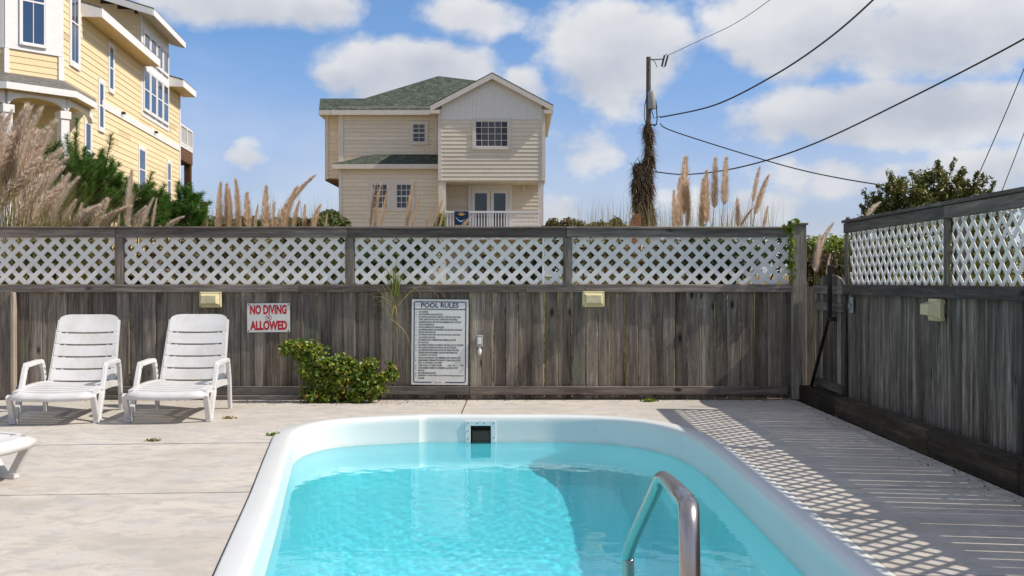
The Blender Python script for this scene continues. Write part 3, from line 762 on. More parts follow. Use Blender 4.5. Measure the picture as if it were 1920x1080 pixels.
def build_beige_house():
    YW = 44.0; YL = 44.6; YU = 45.4; YS = 46.2
    root = empty('beige_house', (at(828, 0, YW).x, YW, 1.2)); tag(root, 'beige shingled two storey house with green roof and white front gable', 'house')
    P = lambda px, py, Y: at(px, py, Y) - Vector(root.location)
    F = Frame((at(828, 0, YW).x, YW, 0), (1, 0)); G = Frame((at(641, 0, YL).x, YL, 0), (1, 0)); GU = Frame((at(644, 0, YU).x, YU, 0), (1, 0))
    zz = lambda py, Y: CH - (py - CY) * Y / FPX
    xr = lambda px, Y: (px - CX) * Y / FPX - root.location.x
    pitch = .160
    # --- right wing upper storey
    x0, x1 = F.su(828), F.su(1016); zb, zm = zz(338, YW), zz(223.5, YW)
    body = MB(); body.box(F.su(824), F.su(1019), .03, 8.5, zb - 1.2, zz(205, YW) - 1.2); body.build('wall', M['siding_beige'], root)
    courses(root, 'siding_beige', (at(828, 0, YW).x, YW, 0), (1, 0), (0, -1), x1 - x0, zb, zm, pitch)
    # gable panel: battens
    apex = P(923, 139.5, YW); gl = P(808, 200, YW); gr = P(1037, 200, YW)
    zg = lambda x: apex.z - .10 - abs(x - apex.x) * (apex.z - gl.z) / (apex.x - gl.x)
    n = 26; xa, xb = xr(828, YW), xr(1016, YW)
    for i in range(n):
        a = xa + (xb - xa) * i / n; b = xa + (xb - xa) * (i + 1) / n
        pts = [(a + .002, .0, zm - 1.2 + .004), (b - .002, .0, zm - 1.2 + .004), (b - .002, .0, zg(b)), ((a + b) / 2, 0, max(zg((a + b) / 2), min(zg(a), zg(b)))), (a + .002, .0, zg(a))]
        if a < apex.x < b: pts[3] = (apex.x, 0, zg(apex.x))
        MB().prism(pts, (0, .028, 0)).build('gable_board', M['trim_house'], root)
    MB().prism([(xa, .03, zm - 1.2), (xb, .03, zm - 1.2), (xb, .03, zg(xb)), (apex.x, .03, zg(apex.x)), (xa, .03, zg(xa))], (0, 8.4, 0)).build('gable_wall', M['trim_house'], root)
    MB().box(xa, xb, -.03, .02, zm - 1.2 - .02, zm - 1.2 + .002).build('drip_board', M['trim_house'], root)
    # roof planes of the gable wing with rake boards
    ov = .27; th = .10
    for sx, e in ((-1, gl), (1, gr)):
        a = Vector((apex.x, 0, apex.z)); b = Vector((e.x, 0, e.z)); d = (b - a).normalized(); up = Vector((-d.z, 0, d.x)) * (1 if sx > 0 else -1)
        if up.z < 0: up = -up
        m = MB(); m.prism([a + Vector((0, -ov, 0)), b + Vector((0, -ov, 0)), b + Vector((0, -ov, 0)) + up * .03, a + Vector((0, -ov, 0)) + Vector((0, 0, .035))], (0, 9.5, 0)); m.build('roof', M['roof_green'], root)
        m = MB(); q = Vector((0, -ov + .003, -.002)); w = .215
        m.prism([a + q, b + q, b + q - Vector((0, 0, w)), a + q - Vector((0, 0, w))], (0, .03, 0)); m.build('rake_board', M['trim_cream'], root)
        m = MB(); q = Vector((0, -ov + .035, -.10)); m.prism([a + q, b + q, b + q - Vector((0, 0, .03)), a + q - Vector((0, 0, .03))], (0, 8.8, 0)); m.build('soffit', M['soffit_cream'], root)
        m = MB(); ex = b.x; m.box(min(ex, ex - sx * .36), max(ex, ex - sx * .36), -ov + .006, -ov + .3, b.z - .30, b.z - .17); m.build('eave_return', M['trim_cream'], root)
    for pa, pb in ((821.5, 828), (1016, 1022.5)):
        MB().box(xr(pa, YW), xr(pb, YW), -.045, .04, zb - 1.2 - .02, zz(205, YW) - 1.2).build('corner_board', M['trim_cream'], root)
    MB().box(xr(821, YW), xr(1022, YW), -.02, 8, zb - 1.2 - .06, zb - 1.2 - .002).build('soffit', M['soffit_cream'], root)
    window(root, F, F.su(891), F.su(952.6), zz(275.5, YW), zz(227, YW), cols=5, rows=4, hung=False, curtains=True)
    # --- porch under it
    YP = YW + 1.7
    Q = Frame((at(832, 0, YP).x, YP, 0), (1, 0)); zf = zz(440, YW)
    zt = zz(338, YW) - .05
    wq = Q.su(1016) - .0
    courses(root, 'siding_beige', (at(832, 0, YP).x, YP, 0), (1, 0), (0, -1), wq, zf, zt, pitch)
    MB().box(xr(832, YP), xr(1016, YP), YP - YW + .03, YP - YW + 6, 0 - .4, zt - 1.2).build('wall', M['siding_beige'], root)
    MB().box(xr(822, YW), xr(832, YW), .0, YP - YW + .02, -.4, zt - 1.2).build('side_wall', M['siding_beige'], root)
    for (pa, pb) in ((1009, 1019), (832, 836)):
        MB().box(xr(pa, YW), xr(pb, YW), .02, .22, -.4, zt - 1.2).build('porch_post', M['trim_cream'], root)
    # french doors
    Q = Frame2(Q, .026); dr = MB(); zt_ = zz(348, YP); z_ = zf
    fbox(dr, Q, Q.su(878), Q.su(884), 0, .06, z_, zt_, root); fbox(dr, Q, Q.su(954.5), Q.su(960), 0, .06, z_, zt_, root); fbox(dr, Q, Q.su(884) + .001, Q.su(954.5) - .001, 0, .058, zt_ - .12, zt_, root)
    dr.build('door_frame', M['trim_house'], root)
    for (pa, pb) in ((884.5, 919), (920, 954)):
        l = MB(); A, B = Q.su(pa), Q.su(pb); e = .13
        fbox(l, Q, A, A + e, 0, .04, z_, zt_ - .125, root); fbox(l, Q, B - e, B, 0, .04, z_, zt_ - .125, root); fbox(l, Q, A + e + .001, B - e - .001, 0, .038, zt_ - .32, zt_ - .125, root); fbox(l, Q, A + e + .001, B - e - .001, 0, .038, z_, z_ + .25, root)
        d = l.build('door', M['trim_house'], root)
        l = MB(); fbox(l, Q, A + e, B - e, .006, .022, z_ + .25, zt_ - .32, root); l.build('pane', M['glass'], d)
    MB().box(xr(982, YP) - .07, xr(982, YP) + .07, YP - YW - .16, YP - YW - .03, zz(358, YP) - 1.2, zz(345, YP) - 1.2, .02).build('porch_lamp', M['trim_cream'], root)
    # balustrade
    zr = zz(397, YW) - 1.2
    MB().box(xr(832, YW), xr(1012, YW), -.03, .07, zr - .045, zr + .03).build('hand_rail', M['trim_house'], root)
    MB().box(xr(832, YW), xr(1012, YW), -.01, .05, zr - .86, zr - .80).build('hand_rail', M['trim_house'], root)
    bm = MB().box(-.024, .024, -.02, .02, 0, .754).mesh('baluster', M['trim_house'])
    nb = 34
    for i in range(nb): link('baluster', bm, root, (xr(834, YW) + (xr(1009, YW) - xr(834, YW)) * i / (nb - 1), .02, zr - .80))
    MB().box(xr(830, YW), xr(1020, YW), -.05, 1.7, zr - 1.1, zr - .90).build('porch_floor', M['trim_cream'], root)
    # --- left part, lower storey
    xl0, xl1 = G.su(641.5), G.su(824)
    base = .6
    MB().box(xr(636, YL), xr(822, YL), YL - YW + .03, 8, base - 1.2 - .7, zz(306, YL) - 1.2).build('wall', M['siding_beige'], root)
    MB().box(xr(636, YU), xr(1000, YU), YU - YW + .03, 8.2, zz(306, YL) - 1.199, zz(200, YU) - 1.2).build('wall', M['siding_beige'], root)
    ztop = zz(314, YL)
    courses(root, 'siding_beige', (at(641.5, 0, YL).x, YL, 0), (1, 0), (0, -1), xl1 - xl0, 1.05, ztop, pitch)
    # --- left part, upper storey
    courses(root, 'siding_beige', (at(644, 0, YU).x, YU, 0), (1, 0), (0, -1), GU.su(823), zz(292, YU), zz(212, YU), pitch)
    MB().box(xr(635, YU), xr(644, YU), YU - YW - .045, YU - YW + .05, zz(312, YU) - 1.2, zz(212, YU) - 1.2).build('corner_board', M['trim_cream'], root)
    MB().box(xr(635.5, YL), xr(641.5, YL), YL - YW - .045, YL - YW + .05, -.5, ztop - 1.2).build('corner_board', M['trim_cream'], root)
    MB().box(xr(815, YU), xr(820.5, YU), YU - YW - .04, YU - YW + .03, zz(290, YU) - 1.2, zz(213, YU) - 1.2).build('corner_board', M['trim_cream'], root)
    window(root, GU, GU.su(773.5), GU.su(798), zz(267, YU), zz(232, YU), cols=2, rows=4)
    window(root, G, G.su(698), G.su(727), zz(391, YL), zz(345, YL), cols=3, rows=4)
    window(root, G, G.su(743), G.su(772), zz(391, YL), zz(345, YL), cols=3, rows=4)
    m = MB(); fbox(m, G, G.su(727) + .112, G.su(743) - .112, 0, .045, zz(391, YL) - .11, zz(345, YL) + .11, root); m.build('mullion_board', M['trim_cream'], root)
    # bay at the far left, set back, hanging over
    Bf = Frame((at(616, 0, YS).x, YS, 0), (1, 0))
    MB().box(xr(612, YS), xr(640, YS), YS - YW + .03, YS - YW + 4, zz(338, YS) - 1.2, zz(212, YS) - 1.2).build('wall', M['siding_beige'], root)
    courses(root, 'siding_beige', (at(616, 0, YS).x, YS, 0), (1, 0), (0, -1), Bf.su(636) , zz(334, YS), zz(216, YS), pitch)
    MB().box(xr(609.5, YS), xr(616, YS), YS - YW - .04, YS - YW + .06, zz(336, YS) - 1.2, zz(216, YS) - 1.2).build('corner_board', M['trim_cream'], root)
    MB().box(xr(610, YS), xr(638, YS), YS - YW - .02, YS - YW + 4, zz(339, YS) - 1.2, zz(336, YS) - 1.2).build('soffit', M['wood_brown'], root)
    # --- lower roof (hipped at its left end)
    e0 = P(622, 307, YL - .26); e1 = P(824, 307, YL - .26); t0 = P(704, 289, YU); t1 = P(826, 289, YU); l0 = Vector((e0.x, YL - YW + .2, e0.z))
    th = Vector((0, 0, .04))
    m = MB(); m.add([e0, e1, t1, t0, l0], [(0, 1, 2, 3), (0, 3, 4)]); m.add([e0 - th, e1 - th, t1 - th, t0 - th, l0 - th], [(3, 2, 1, 0), (4, 3, 0)]); m.build('roof', M['roof_green'], root)
    MB().box(e0.x, e1.x - .01, e0.y, e0.y + .03, e0.z - .20, e0.z - .012).build('fascia', M['trim_cream'], root)
    MB().box(e0.x, e0.x + .03, e0.y + .031, YL - YW + .3, e0.z - .20, e0.z - .012).build('fascia', M['trim_cream'], root)
    MB().box(e0.x + .031, e1.x, e0.y + .031, YL - YW, e0.z - .19, e0.z - .17).build('soffit', M['soffit_cream'], root)
    # --- main hipped roof
    YE = YU - .27
    a = P(622, 206, YE); b = P(822, 206, YE); ap = P(822, 142.5, YE + 4.2); ap2 = ap + Vector((.6, 5, -.0)); k = P(683, 184.5, YE + 1.9)
    a2 = P(598, 206, YS - .5); k2 = P(600, 184.8, YE + 3.5)
    lb = Vector((a2.x, 9, a2.z))
    m = MB(); m.add([a, b, ap, k], [(0, 1, 2, 3)]); m.add([b, b + Vector((4.0, 0, .0)), P(900, 152, YE + 4.2), ap], [(0, 1, 2, 3)])
    m.add([a2, Vector((a.x, a2.y, a2.z)), a, k, k2], [(0, 1, 4), (1, 2, 3, 4)]); m.add([k, ap, ap + Vector((.3, 4.5, -.1)), k + Vector((-.1, 6.5, 0)), k2 + Vector((0, 3.0, 0)), k2], [(0, 1, 2, 3), (0, 3, 4, 5)])
    m.add([a2, k2, k2 + Vector((0, 3, 0)), lb], [(0, 1, 2, 3)]); m.build('roof', M['roof_green'], root)
    MB().box(a.x, b.x - .02, a.y, a.y + .03, a.z - .20, a.z - .008).build('fascia', M['trim_cream'], root)
    MB().box(a2.x, a.x, a2.y, a2.y + .03, a2.z - .20, a2.z - .008).build('fascia', M['trim_cream'], root)
    MB().box(a.x + .001, b.x, a.y + .031, YU - YW + .02, a.z - .19, a.z - .17).build('soffit', M['soffit_cream'], root)
    MB().box(a2.x, a.x, a2.y + .031, YS - YW + 2, a2.z - .19, a2.z - .17).build('soffit', M['soffit_cream'], root)
    MB().box(a2.x - .02, a2.x + .02, a2.y + .031, 8.5, a2.z - .20, a2.z - .01).build('fascia', M['trim_cream'], root)
    return root
HB = build_beige_house()
def build_banner():
    Y = 43.85; a = at(852, 396, Y); b = at(878.5, 422, Y); w = b.x - a.x; h = a.z - b.z
    root = empty('porch_banner', ((a.x + b.x) / 2, Y, b.z)); tag(root, 'small dark blue banner with yellow sun and white wave on the white porch railing', 'banner')
    MB().box(-w / 2, w / 2, 0, .02, 0, h, .004).build('cloth', M['navy'], root)
    m = MB(); s = [(.0 + .09 * math.cos(t), -.003, h * .70 + .09 * math.sin(t)) for t in np.linspace(0, math.pi, 9)]; m.prism(s, (0, .002, 0))
    for k in range(5):
        t = R(20 + 35 * k); m.bar((.11 * math.cos(t), -.002, h * .70 + .11 * math.sin(t)), (.17 * math.cos(t), -.002, h * .70 + .17 * math.sin(t)), .02, .003, (0, 1, 0))
    m.build('sun_mark', M['gold'], root)
    m = MB(); pts = [(-w * .42 + w * .78 * t, -.003, h * (.60 - .28 * math.sin(t * 3.1)) ) for t in np.linspace(0, 1, 12)]
    lo = [(p[0], p[1], p[2] - h * .10 * math.sin(math.pi * min(1, .1 + t))) for p, t in zip(pts, np.linspace(0, 1, 12))]
    m.prism(pts + lo[::-1], (0, .002, 0)); m.build('wave_mark', M['pale_blue'], root)
plain('navy', (.010, .035, .085), .8, .2); plain('gold', (.65, .42, .10), .7, .2); plain('pale_blue', (.40, .55, .66), .7, .2)
build_banner()
def build_yellow_house():
    K = -.0962; u = Vector((K, 1, 0)).normalized(); X0 = -10.35
    Yn = 33.0; pn = Vector((X0 + K * Yn, Yn, 0))
    root = empty('yellow_house', (pn.x, pn.y, 1.0)); tag(root, 'tall yellow clapboard house with white trim, corner bay window and arched porch', 'house')
    F = Frame((pn.x, pn.y, 0), (u.x, u.y))                       # outward normal faces +x
    su, z = F.su, F.z
    loc = Vector(root.location)
    fdir = Vector((-1, K, 0)).normalized()                        # along the front wall, leftwards
    fdir = Vector((-u.y, u.x, 0))
    cdir = (fdir - u).normalized()                                # chamfered corner, from the side wall corner towards camera-left
    s_end = su(336.5); zE = 9.66; pitch = .205
    # main side wall
    m = MB(); fbox(m, F, .0, s_end, -8.5, -.02, -.5, zE, root); m.build('wall', M['siding_yellow'], root)
    s283 = su(268.5)
    courses(root, 'siding_yellow', (pn.x, pn.y, 0), (u.x, u.y), None, s_end, 1.1, zE - .02, pitch)
    m = MB(); fbox(m, F, s_end - .16, s_end + .02, .0, .05, .5, zE, root); m.build('corner_board', M['trim_house'], root)
    # belt
    s190 = su(190); zb = F.z(338, 279.5)
    m = MB(); fbox(m, F, s190, s_end - .161, .0, .045, zb - .13, zb + .13, root); m.build('belt_board', M['trim_house'], root)
    for px, py in ((226, 217), (288, 254)):
        s = su(px); m = MB(); fbox(m, F, s - .08, s + .08, .046, .17, zb + .02, zb + .11, root, .015); m.build('wall_vent', M['dark_metal'], root)
    # windows of the side wall
    for (pa, pb, z0, z1, c) in ((203.5, 210.5, 7.85, 9.32, 1), (184.5, 192, 6.35, 7.85, 1), (158.5, 168, 4.55, 6.30, 1), (259.5, 270.5, 4.75, 6.30, 1), (312.8, 318.5, 4.80, 6.28, 1)):
        window(root, F, su(pa), su(pb), z0, z1, 'trim_house', c, 1, True, .13, 'glass_sky')
    a, b = su(131.5), su(145); window(root, F, a, b, 7.95, 10.4, 'trim_house', 2, 2, True, .16, 'glass_sky')
    # tower with two ranks of windows
    t0, t1 = su(264), su(315); zt = 11.50
    m = MB(); fbox(m, F, t0, t1, -5.5, -.01, zE - .5, zt, root); m.build('tower_wall', M['shingle_yellow'], root)
    m = MB(); fbox(m, F, t0 - .03, t1, .0, .035, 7.62, zt, root); m.build('tower_panel', M['trim_house'], root)
    tl = t1 - t0 - .30
    for k in range(4):
        w = tl / 4; a = t0 + .28 + k * w; b = a + w - .26
        window(root, Frame2(F, .036), a, b, 7.92, 9.45, 'trim_house', 1, 1, True, .10, 'glass_sky')
        window(root, Frame2(F, .036), a, b, 9.98, 10.88, 'trim_house', 1, 1, False, .10, 'glass_sky')
    # shingled face of the tower towards the camera
    fu = -fdir
    p = pn + u * t0 - fu * 5.5
    courses(root, 'shingle_yellow', (p.x, p.y, 0), (fu.x, fu.y), None, 5.48, zE + .1, zt + 2.2, .19, 'shingle_course',
            clipf=lambda zc: (0.0, min(5.48, 5.48 - (zc - zt) / .30)) if zc > zt else (0.0, 5.48))
    # tower roof: rises to the left from the side eave
    T = Matrix.Translation(-loc) @ F.M
    def quadroof(name, a, b, d_out, zout, d_in, zin, th=.07, mat='roof_grey'):
        m = MB(); pts = [(a, -d_out, zout), (a, -d_in, zin), (a, -d_in, zin + th), (a, -d_out, zout + th)]
        m.prism([T @ Vector(q) for q in pts], (T.to_3x3() @ Vector((b - a, 0, 0)))); return m.build(name, M[mat], root)
    quadroof('roof', t0 - .65, t1 + .55, .62, zt + .02, -5.5, zt + 1.85)
    m = MB(); fbox(m, F, t0 - .64, t1 + .54, .60, .635, zt - .20, zt + .045, root); m.build('fascia', M['trim_house'], root)
    m = MB(); pts = [(t0 - .66, -.60, zt - .20), (t0 - .66, -.60, zt + .04), (t0 - .66, 5.5, zt + 1.86), (t0 - .66, 5.5, zt + 1.62)]
    m.prism([T @ Vector(q) for q in pts], T.to_3x3() @ Vector((.04, 0, 0))); m.build('rake_board', M['trim_house'], root)
    m = MB(); pts = [(t0 - .61, -.60, zt - .19), (t0 - .61, 0.0, zt - .02), (t0 - .61, 0.0, zt - .05), (t0 - .61, -.60, zt - .21)]
    m.prism([T @ Vector(q) for q in pts], T.to_3x3() @ Vector((t1 - t0 + 1.14, 0, 0))); m.build('soffit', M['soffit_cream'], root)
    # main eave before the tower, and the stretch after it
    for (a, b) in ((su(152), t0 + .45), (t1 + .001, s_end + .55)):
        quadroof('roof', a, b, .62, zE + .16, -3.0, zE + 1.15)
        m = MB(); fbox(m, F, a + .01, b - .01, .60, .635, zE - .10, zE + .18, root); m.build('fascia', M['trim_house'], root)
        m = MB(); fbox(m, F, a + .01, b - .01, .03, .598, zE - .09, zE - .06, root); m.build('soffit', M['soffit_yellow'], root)
        m = MB(); pts = [(a, -.60, zE - .10), (a, -.60, zE + .17), (a, 3.0, zE + 1.15), (a, 0, zE - .10)]
        m.prism([T @ Vector(q) for q in pts], T.to_3x3() @ Vector((.04, 0, 0))); m.build('eave_end', M['trim_house'], root)
    # chamfered corner bay and front
    C = Frame(pn + cdir * 1.75, -cdir)                              # runs from left end to the corner, facing the camera
    zl = 7.15
    m = MB(); T2 = Matrix.Translation(-loc) @ C.M
    m.box(0, 1.75, .02, 3.0, zl - .3, 11.5, 0, T2); m.build('bay_wall', M['shingle_yellow'], root)
    courses(root, 'shingle_yellow', tuple(C.p0), (C.u.x, C.u.y), None, 1.75, zl, 7.90, .19, 'shingle_course')
    m = MB(); fbox(m, C, .0, 1.75, .0, .05, 7.91, 11.5, root); m.build('bay_panel', M['trim_house'], root)
    m = MB(); fbox(m, C, -.02, .12, .0, .055, 7.1, 7.9, root); m.build('corner_board', M['trim_house'], root); m = MB(); fbox(m, C, 1.60, 1.77, .0, .055, 7.1, 7.9, root); m.build('corner_board', M['trim_house'], root)
    window(root, Frame2(C, .05), 0.46, 1.16, 8.12, 10.6, 'trim_house', 2, 2, True, .06, 'glass_sky')
    # front wall left of the chamfer
    FW = Frame(Vector(C.p0) + fdir * 3.0, -fdir)
    m = MB(); T3 = Matrix.Translation(-loc) @ FW.M; m.box(0, 3.0, .02, 4, zl - .3, 11.5, 0, T3); m.build('bay_wall', M['shingle_yellow'], root)
    m = MB(); fbox(m, FW, 0, 3.0, .0, .04, 7.91, 11.5, root); m.build('bay_panel', M['trim_house'], root)
    courses(root, 'shingle_yellow', tuple(FW.p0), (FW.u.x, FW.u.y), None, 3.0, zl, 7.9, .19, 'shingle_course')
    # porch roof wrapping the corner
    ze, zr_ = 6.55, 7.22; dn = F.n; cn = C.n; fn = FW.n
    rt2 = math.sqrt(2); cl = 1.75 / rt2
    E3 = pn + dn * 1.0
    SC = lambda s_, c_: pn + dn * s_ - u * (c_ * rt2 - s_)          # corner of side eave (offset s_) and chamfer eave (offset c_)
    CF = lambda c_, f_: pn + dn * (c_ * rt2 - cl - f_) - u * (cl + f_)
    E2 = SC(1.0, 2.19); E1 = CF(2.19, 2.25); Wc = pn; Wl = Vector(C.p0)
    E0 = Wl + fdir * 5 + fn * 2.25; W0 = Wl + fdir * 5
    T1 = pn + u * (su(179)); 
    def V3(p, zc): return Vector((p.x, p.y, zc)) - loc
    m = MB()
    m.add([V3(E3, ze), V3(T1, zr_), V3(Wc, zr_), V3(E2, ze)], [(0, 1, 2, 3)]); m.add([V3(E2, ze), V3(Wc, zr_), V3(Wl, zr_), V3(E1, ze)], [(0, 1, 2, 3)]); m.add([V3(E1, ze), V3(Wl, zr_), V3(W0, zr_), V3(E0, ze)], [(0, 1, 2, 3)])
    m.add([V3(E3, ze), V3(pn + u * .9, ze), V3(T1, zr_)], [(0, 1, 2)]); m.build('porch_roof', M['roof_grey'], root)
    m = MB()
    for a, b in ((E3, E2), (E2, E1), (E1, E0)):
        m.prism([V3(a, ze + .01), V3(b, ze + .01), V3(b, ze - .17), V3(a, ze - .17)], (V3(Wc, 0) - V3(E2, 0)).normalized() * .03)
    m.build('porch_fascia', M['trim_house'], root)
    m = MB(); m.add([V3(E3, ze - .15), V3(pn + u * .9, ze - .15), V3(Wc, ze - .15), V3(E2, ze - .15)], [(0, 1, 2, 3)]); m.add([V3(E2, ze - .15), V3(Wc, ze - .15), V3(Wl, ze - .15), V3(E1, ze - .15)], [(0, 1, 2, 3)])
    m.add([V3(E1, ze - .15), V3(Wl, ze - .15), V3(W0, ze - .15), V3(E0, ze - .15)], [(0, 1, 2, 3)]); m.build('porch_ceiling', M['soffit_yellow'], root)
    # header with arches on square columns, set in from the eave
    I = [pn + u * .5 + dn * .60, SC(.60, 1.80), CF(1.80, 1.85), Wl + fdir * 4 + fn * 1.85]
    def arch(a, b, z0, zt_, mat, name, rise):
        """beam from a to b with an arched soffit, z0 springing, zt_ top"""
        d = (b - a); L_ = d.length; d.normalize(); nrm = Vector((-d.y, d.x, 0)); m = MB(); n = 14
        lo = []
        for i in range(n + 1):
            t = i / n; x = L_ * t; q = (t - .5) * 2; zz_ = z0 + rise * math.sqrt(max(0, 1 - q * q * .999)); lo.append((x, zz_))
        for i in range(n):
            pts = [a + d * lo[i][0] + Vector((0, 0, lo[i][1])), a + d * lo[i + 1][0] + Vector((0, 0, lo[i + 1][1])), a + d * lo[i + 1][0] + Vector((0, 0, zt_)), a + d * lo[i][0] + Vector((0, 0, zt_))]
            m.prism([q_ - loc for q_ in pts], nrm * .14)
        return m.build(name, M[mat], root)
    for a, b in ((I[0], I[1]), (I[1], I[2]), (I[2], I[3])):
        arch(a, b, 6.00, 6.33, 'trim_house', 'porch_arch', .27)
        d = (b - a).normalized(); nrm = Vector((-d.y, d.x, 0)); m = MB(); q = nrm * .02
        m.prism([a + q + Vector((0, 0, 6.331)) - loc, b + q + Vector((0, 0, 6.331)) - loc, b + q + Vector((0, 0, 6.40)) - loc, a + q + Vector((0, 0, 6.40)) - loc], nrm * .12); m.build('porch_header', M['soffit_cream'], root)
    for p_ in (I[1], I[2]):
        c = Matrix.Translation(Vector((p_.x, p_.y, 0)) - loc) @ Matrix.Rotation(R(45 + 5), 4, 'Z')
        m = MB(); m.box(-.125, .125, -.125, .125, 1, 5.78, .01, c); m.box(-.16, .16, -.16, .16, 5.781, 6.00, .01, c); m.build('porch_column', M['trim_house'], root)
    # lower walls behind the porch
    LW = Frame(pn + u * .9 + fdir * 6, -fdir); m = MB(); T4 = Matrix.Translation(-loc) @ LW.M; m.box(0, 5.98, .02, .5, .5, 7, 0, T4); m.build('wall', M['siding_yellow'], root)
    courses(root, 'siding_yellow', tuple(LW.p0), (LW.u.x, LW.u.y), None, 5.95, 3.0, 6.6, .205)
    window(root, LW, LW.su(40) , LW.su(66), 3.6, 5.6, 'trim_house', 2, 3, False, .2, 'glass')
    # balcony at the far end
    s0, s1 = s_end + .06, su(360); zd = 7.34
    m = MB(); fbox(m, F, s0, s1, -3, .05, zd - .04, zd + .06, root); m.build('balcony_floor', M['trim_house'], root)
    m = MB(); fbox(m, F, s0, s1, -3, .03, zd - .62, zd - .045, root); m.build('balcony_beam', M['wood_brown'], root)
    m = MB(); fbox(m, F, s0, s1, -.06, .04, zd + .92, zd + 1.0, root); fbox(m, F, s0, s1, -.04, .02, zd + .12, zd + .18, root)
    m.build('balcony_rail', M['trim_house'], root)
    for a in (s0 + .03, (s0 + s1) / 2, s1 - .1):
        m = MB(); fbox(m, F, a, a + .10, -.07, .05, zd + .061, zd + .919, root); m.build('balcony_post', M['trim_house'], root)
    m = MB()
    for i in range(16):
        a = s0 + .12 + (s1 - s0 - .2) * i / 16; fbox(m, F, a, a + .03, -.03, .0, zd + .181, zd + .919, root)
    m.build('balusters', M['trim_house'], root)
    m = MB(); fbox(m, F, s1 - .34, s1 - .04, -.30, .0, .5, zd - .621, root); m.build('pile', M['wood_brown'], root)
    m = MB(); fbox(m, F, s1 - .34, s1 - .04, -2.9, -2.6, .5, zd - .621, root); m.build('pile', M['wood_brown'], root)
plain('soffit_yellow', (.66, .49, .24), .6, .2)
build_yellow_house()
# ================================================================== VEGETATION
def leaf_mat(name, cols, rough=.5, sub=.35, spec=.35, trans=(1.25, 1.3, .7)):
    """leaf colours differ from leaf to leaf; thin leaves let light through"""
    t = MT(name, rough, spec); n = len(cols)
    c = t.ramp(t.island(), [(i / max(1, n - 1) if n > 1 else 0, k) for i, k in enumerate(cols)])
    t.color(c)
    tr = t.N.new('ShaderNodeBsdfTranslucent'); t.put(tr.inputs['Color'], t.mix(1.0, c, trans, 'MULTIPLY'))
    mx = t.N.new('ShaderNodeMixShader'); mx.inputs[0].default_value = sub
    t.L.new(t.b.outputs[0], mx.inputs[1]); t.L.new(tr.outputs[0], mx.inputs[2]); t.L.new(mx.outputs[0], t.N['Material Output'].inputs[0])
    M[name] = t.m
leaf_mat('leaf_rose', [(.04, .085, .015), (.11, .20, .025), (.20, .30, .04), (.07, .13, .02), (.34, .38, .05), (.14, .24, .03), (.24, .33, .04), (.42, .36, .05), (.09, .17, .02), (.32, .14, .03)], .4, .35, .5)
leaf_mat('leaf_bush', [(.035, .045, .014), (.11, .13, .028), (.19, .21, .04), (.05, .065, .018), (.28, .27, .06), (.17, .11, .045), (.10, .12, .03)], .38, .25, .5)
leaf_mat('leaf_far', [(.035, .05, .015), (.07, .09, .025), (.10, .12, .03), (.05, .065, .02)], .6, .2)
leaf_mat('leaf_far_tan', [(.10, .10, .03), (.20, .16, .06), (.14, .10, .05), (.08, .09, .03)], .6, .2)
leaf_mat('pine_needle', [(.035, .085, .014), (.07, .16, .022), (.12, .24, .035), (.045, .11, .018)], .5, .3)
leaf_mat('plume', [(.70, .58, .47), (.80, .69, .58), (.88, .79, .69), (.74, .62, .51)], .8, .6, .1, (1.0, .98, .95))
leaf_mat('plume_tan', [(.64, .49, .33), (.76, .60, .43), (.86, .72, .55), (.70, .53, .36)], .8, .6, .1, (1.0, .98, .95))
leaf_mat('grass_dry', [(.30, .22, .10), (.42, .32, .16), (.22, .19, .07), (.16, .17, .05), (.50, .40, .24)], .7, .3, .15)
leaf_mat('grass_green', [(.10, .16, .03), (.18, .24, .05), (.30, .32, .09), (.08, .12, .02)], .6, .35, .2)
leaf_mat('vine_dry', [(.09, .062, .04), (.16, .115, .075), (.24, .18, .13), (.06, .045, .032)], .9, .1, .05)
leaf_mat('leaf_turned', [(.50, .38, .05), (.42, .20, .03), (.30, .06, .03), (.55, .48, .08)], .4, .35, .5)
plain('bark', (.10, .075, .055), .95, .1, var=.3, sc=10, bump=.6)
plain('bark_grey', (.16, .14, .12), .95, .1, var=.3, sc=10, bump=.6)
def unit(a): return a / np.maximum(1e-9, np.linalg.norm(a, axis=-1, keepdims=True))
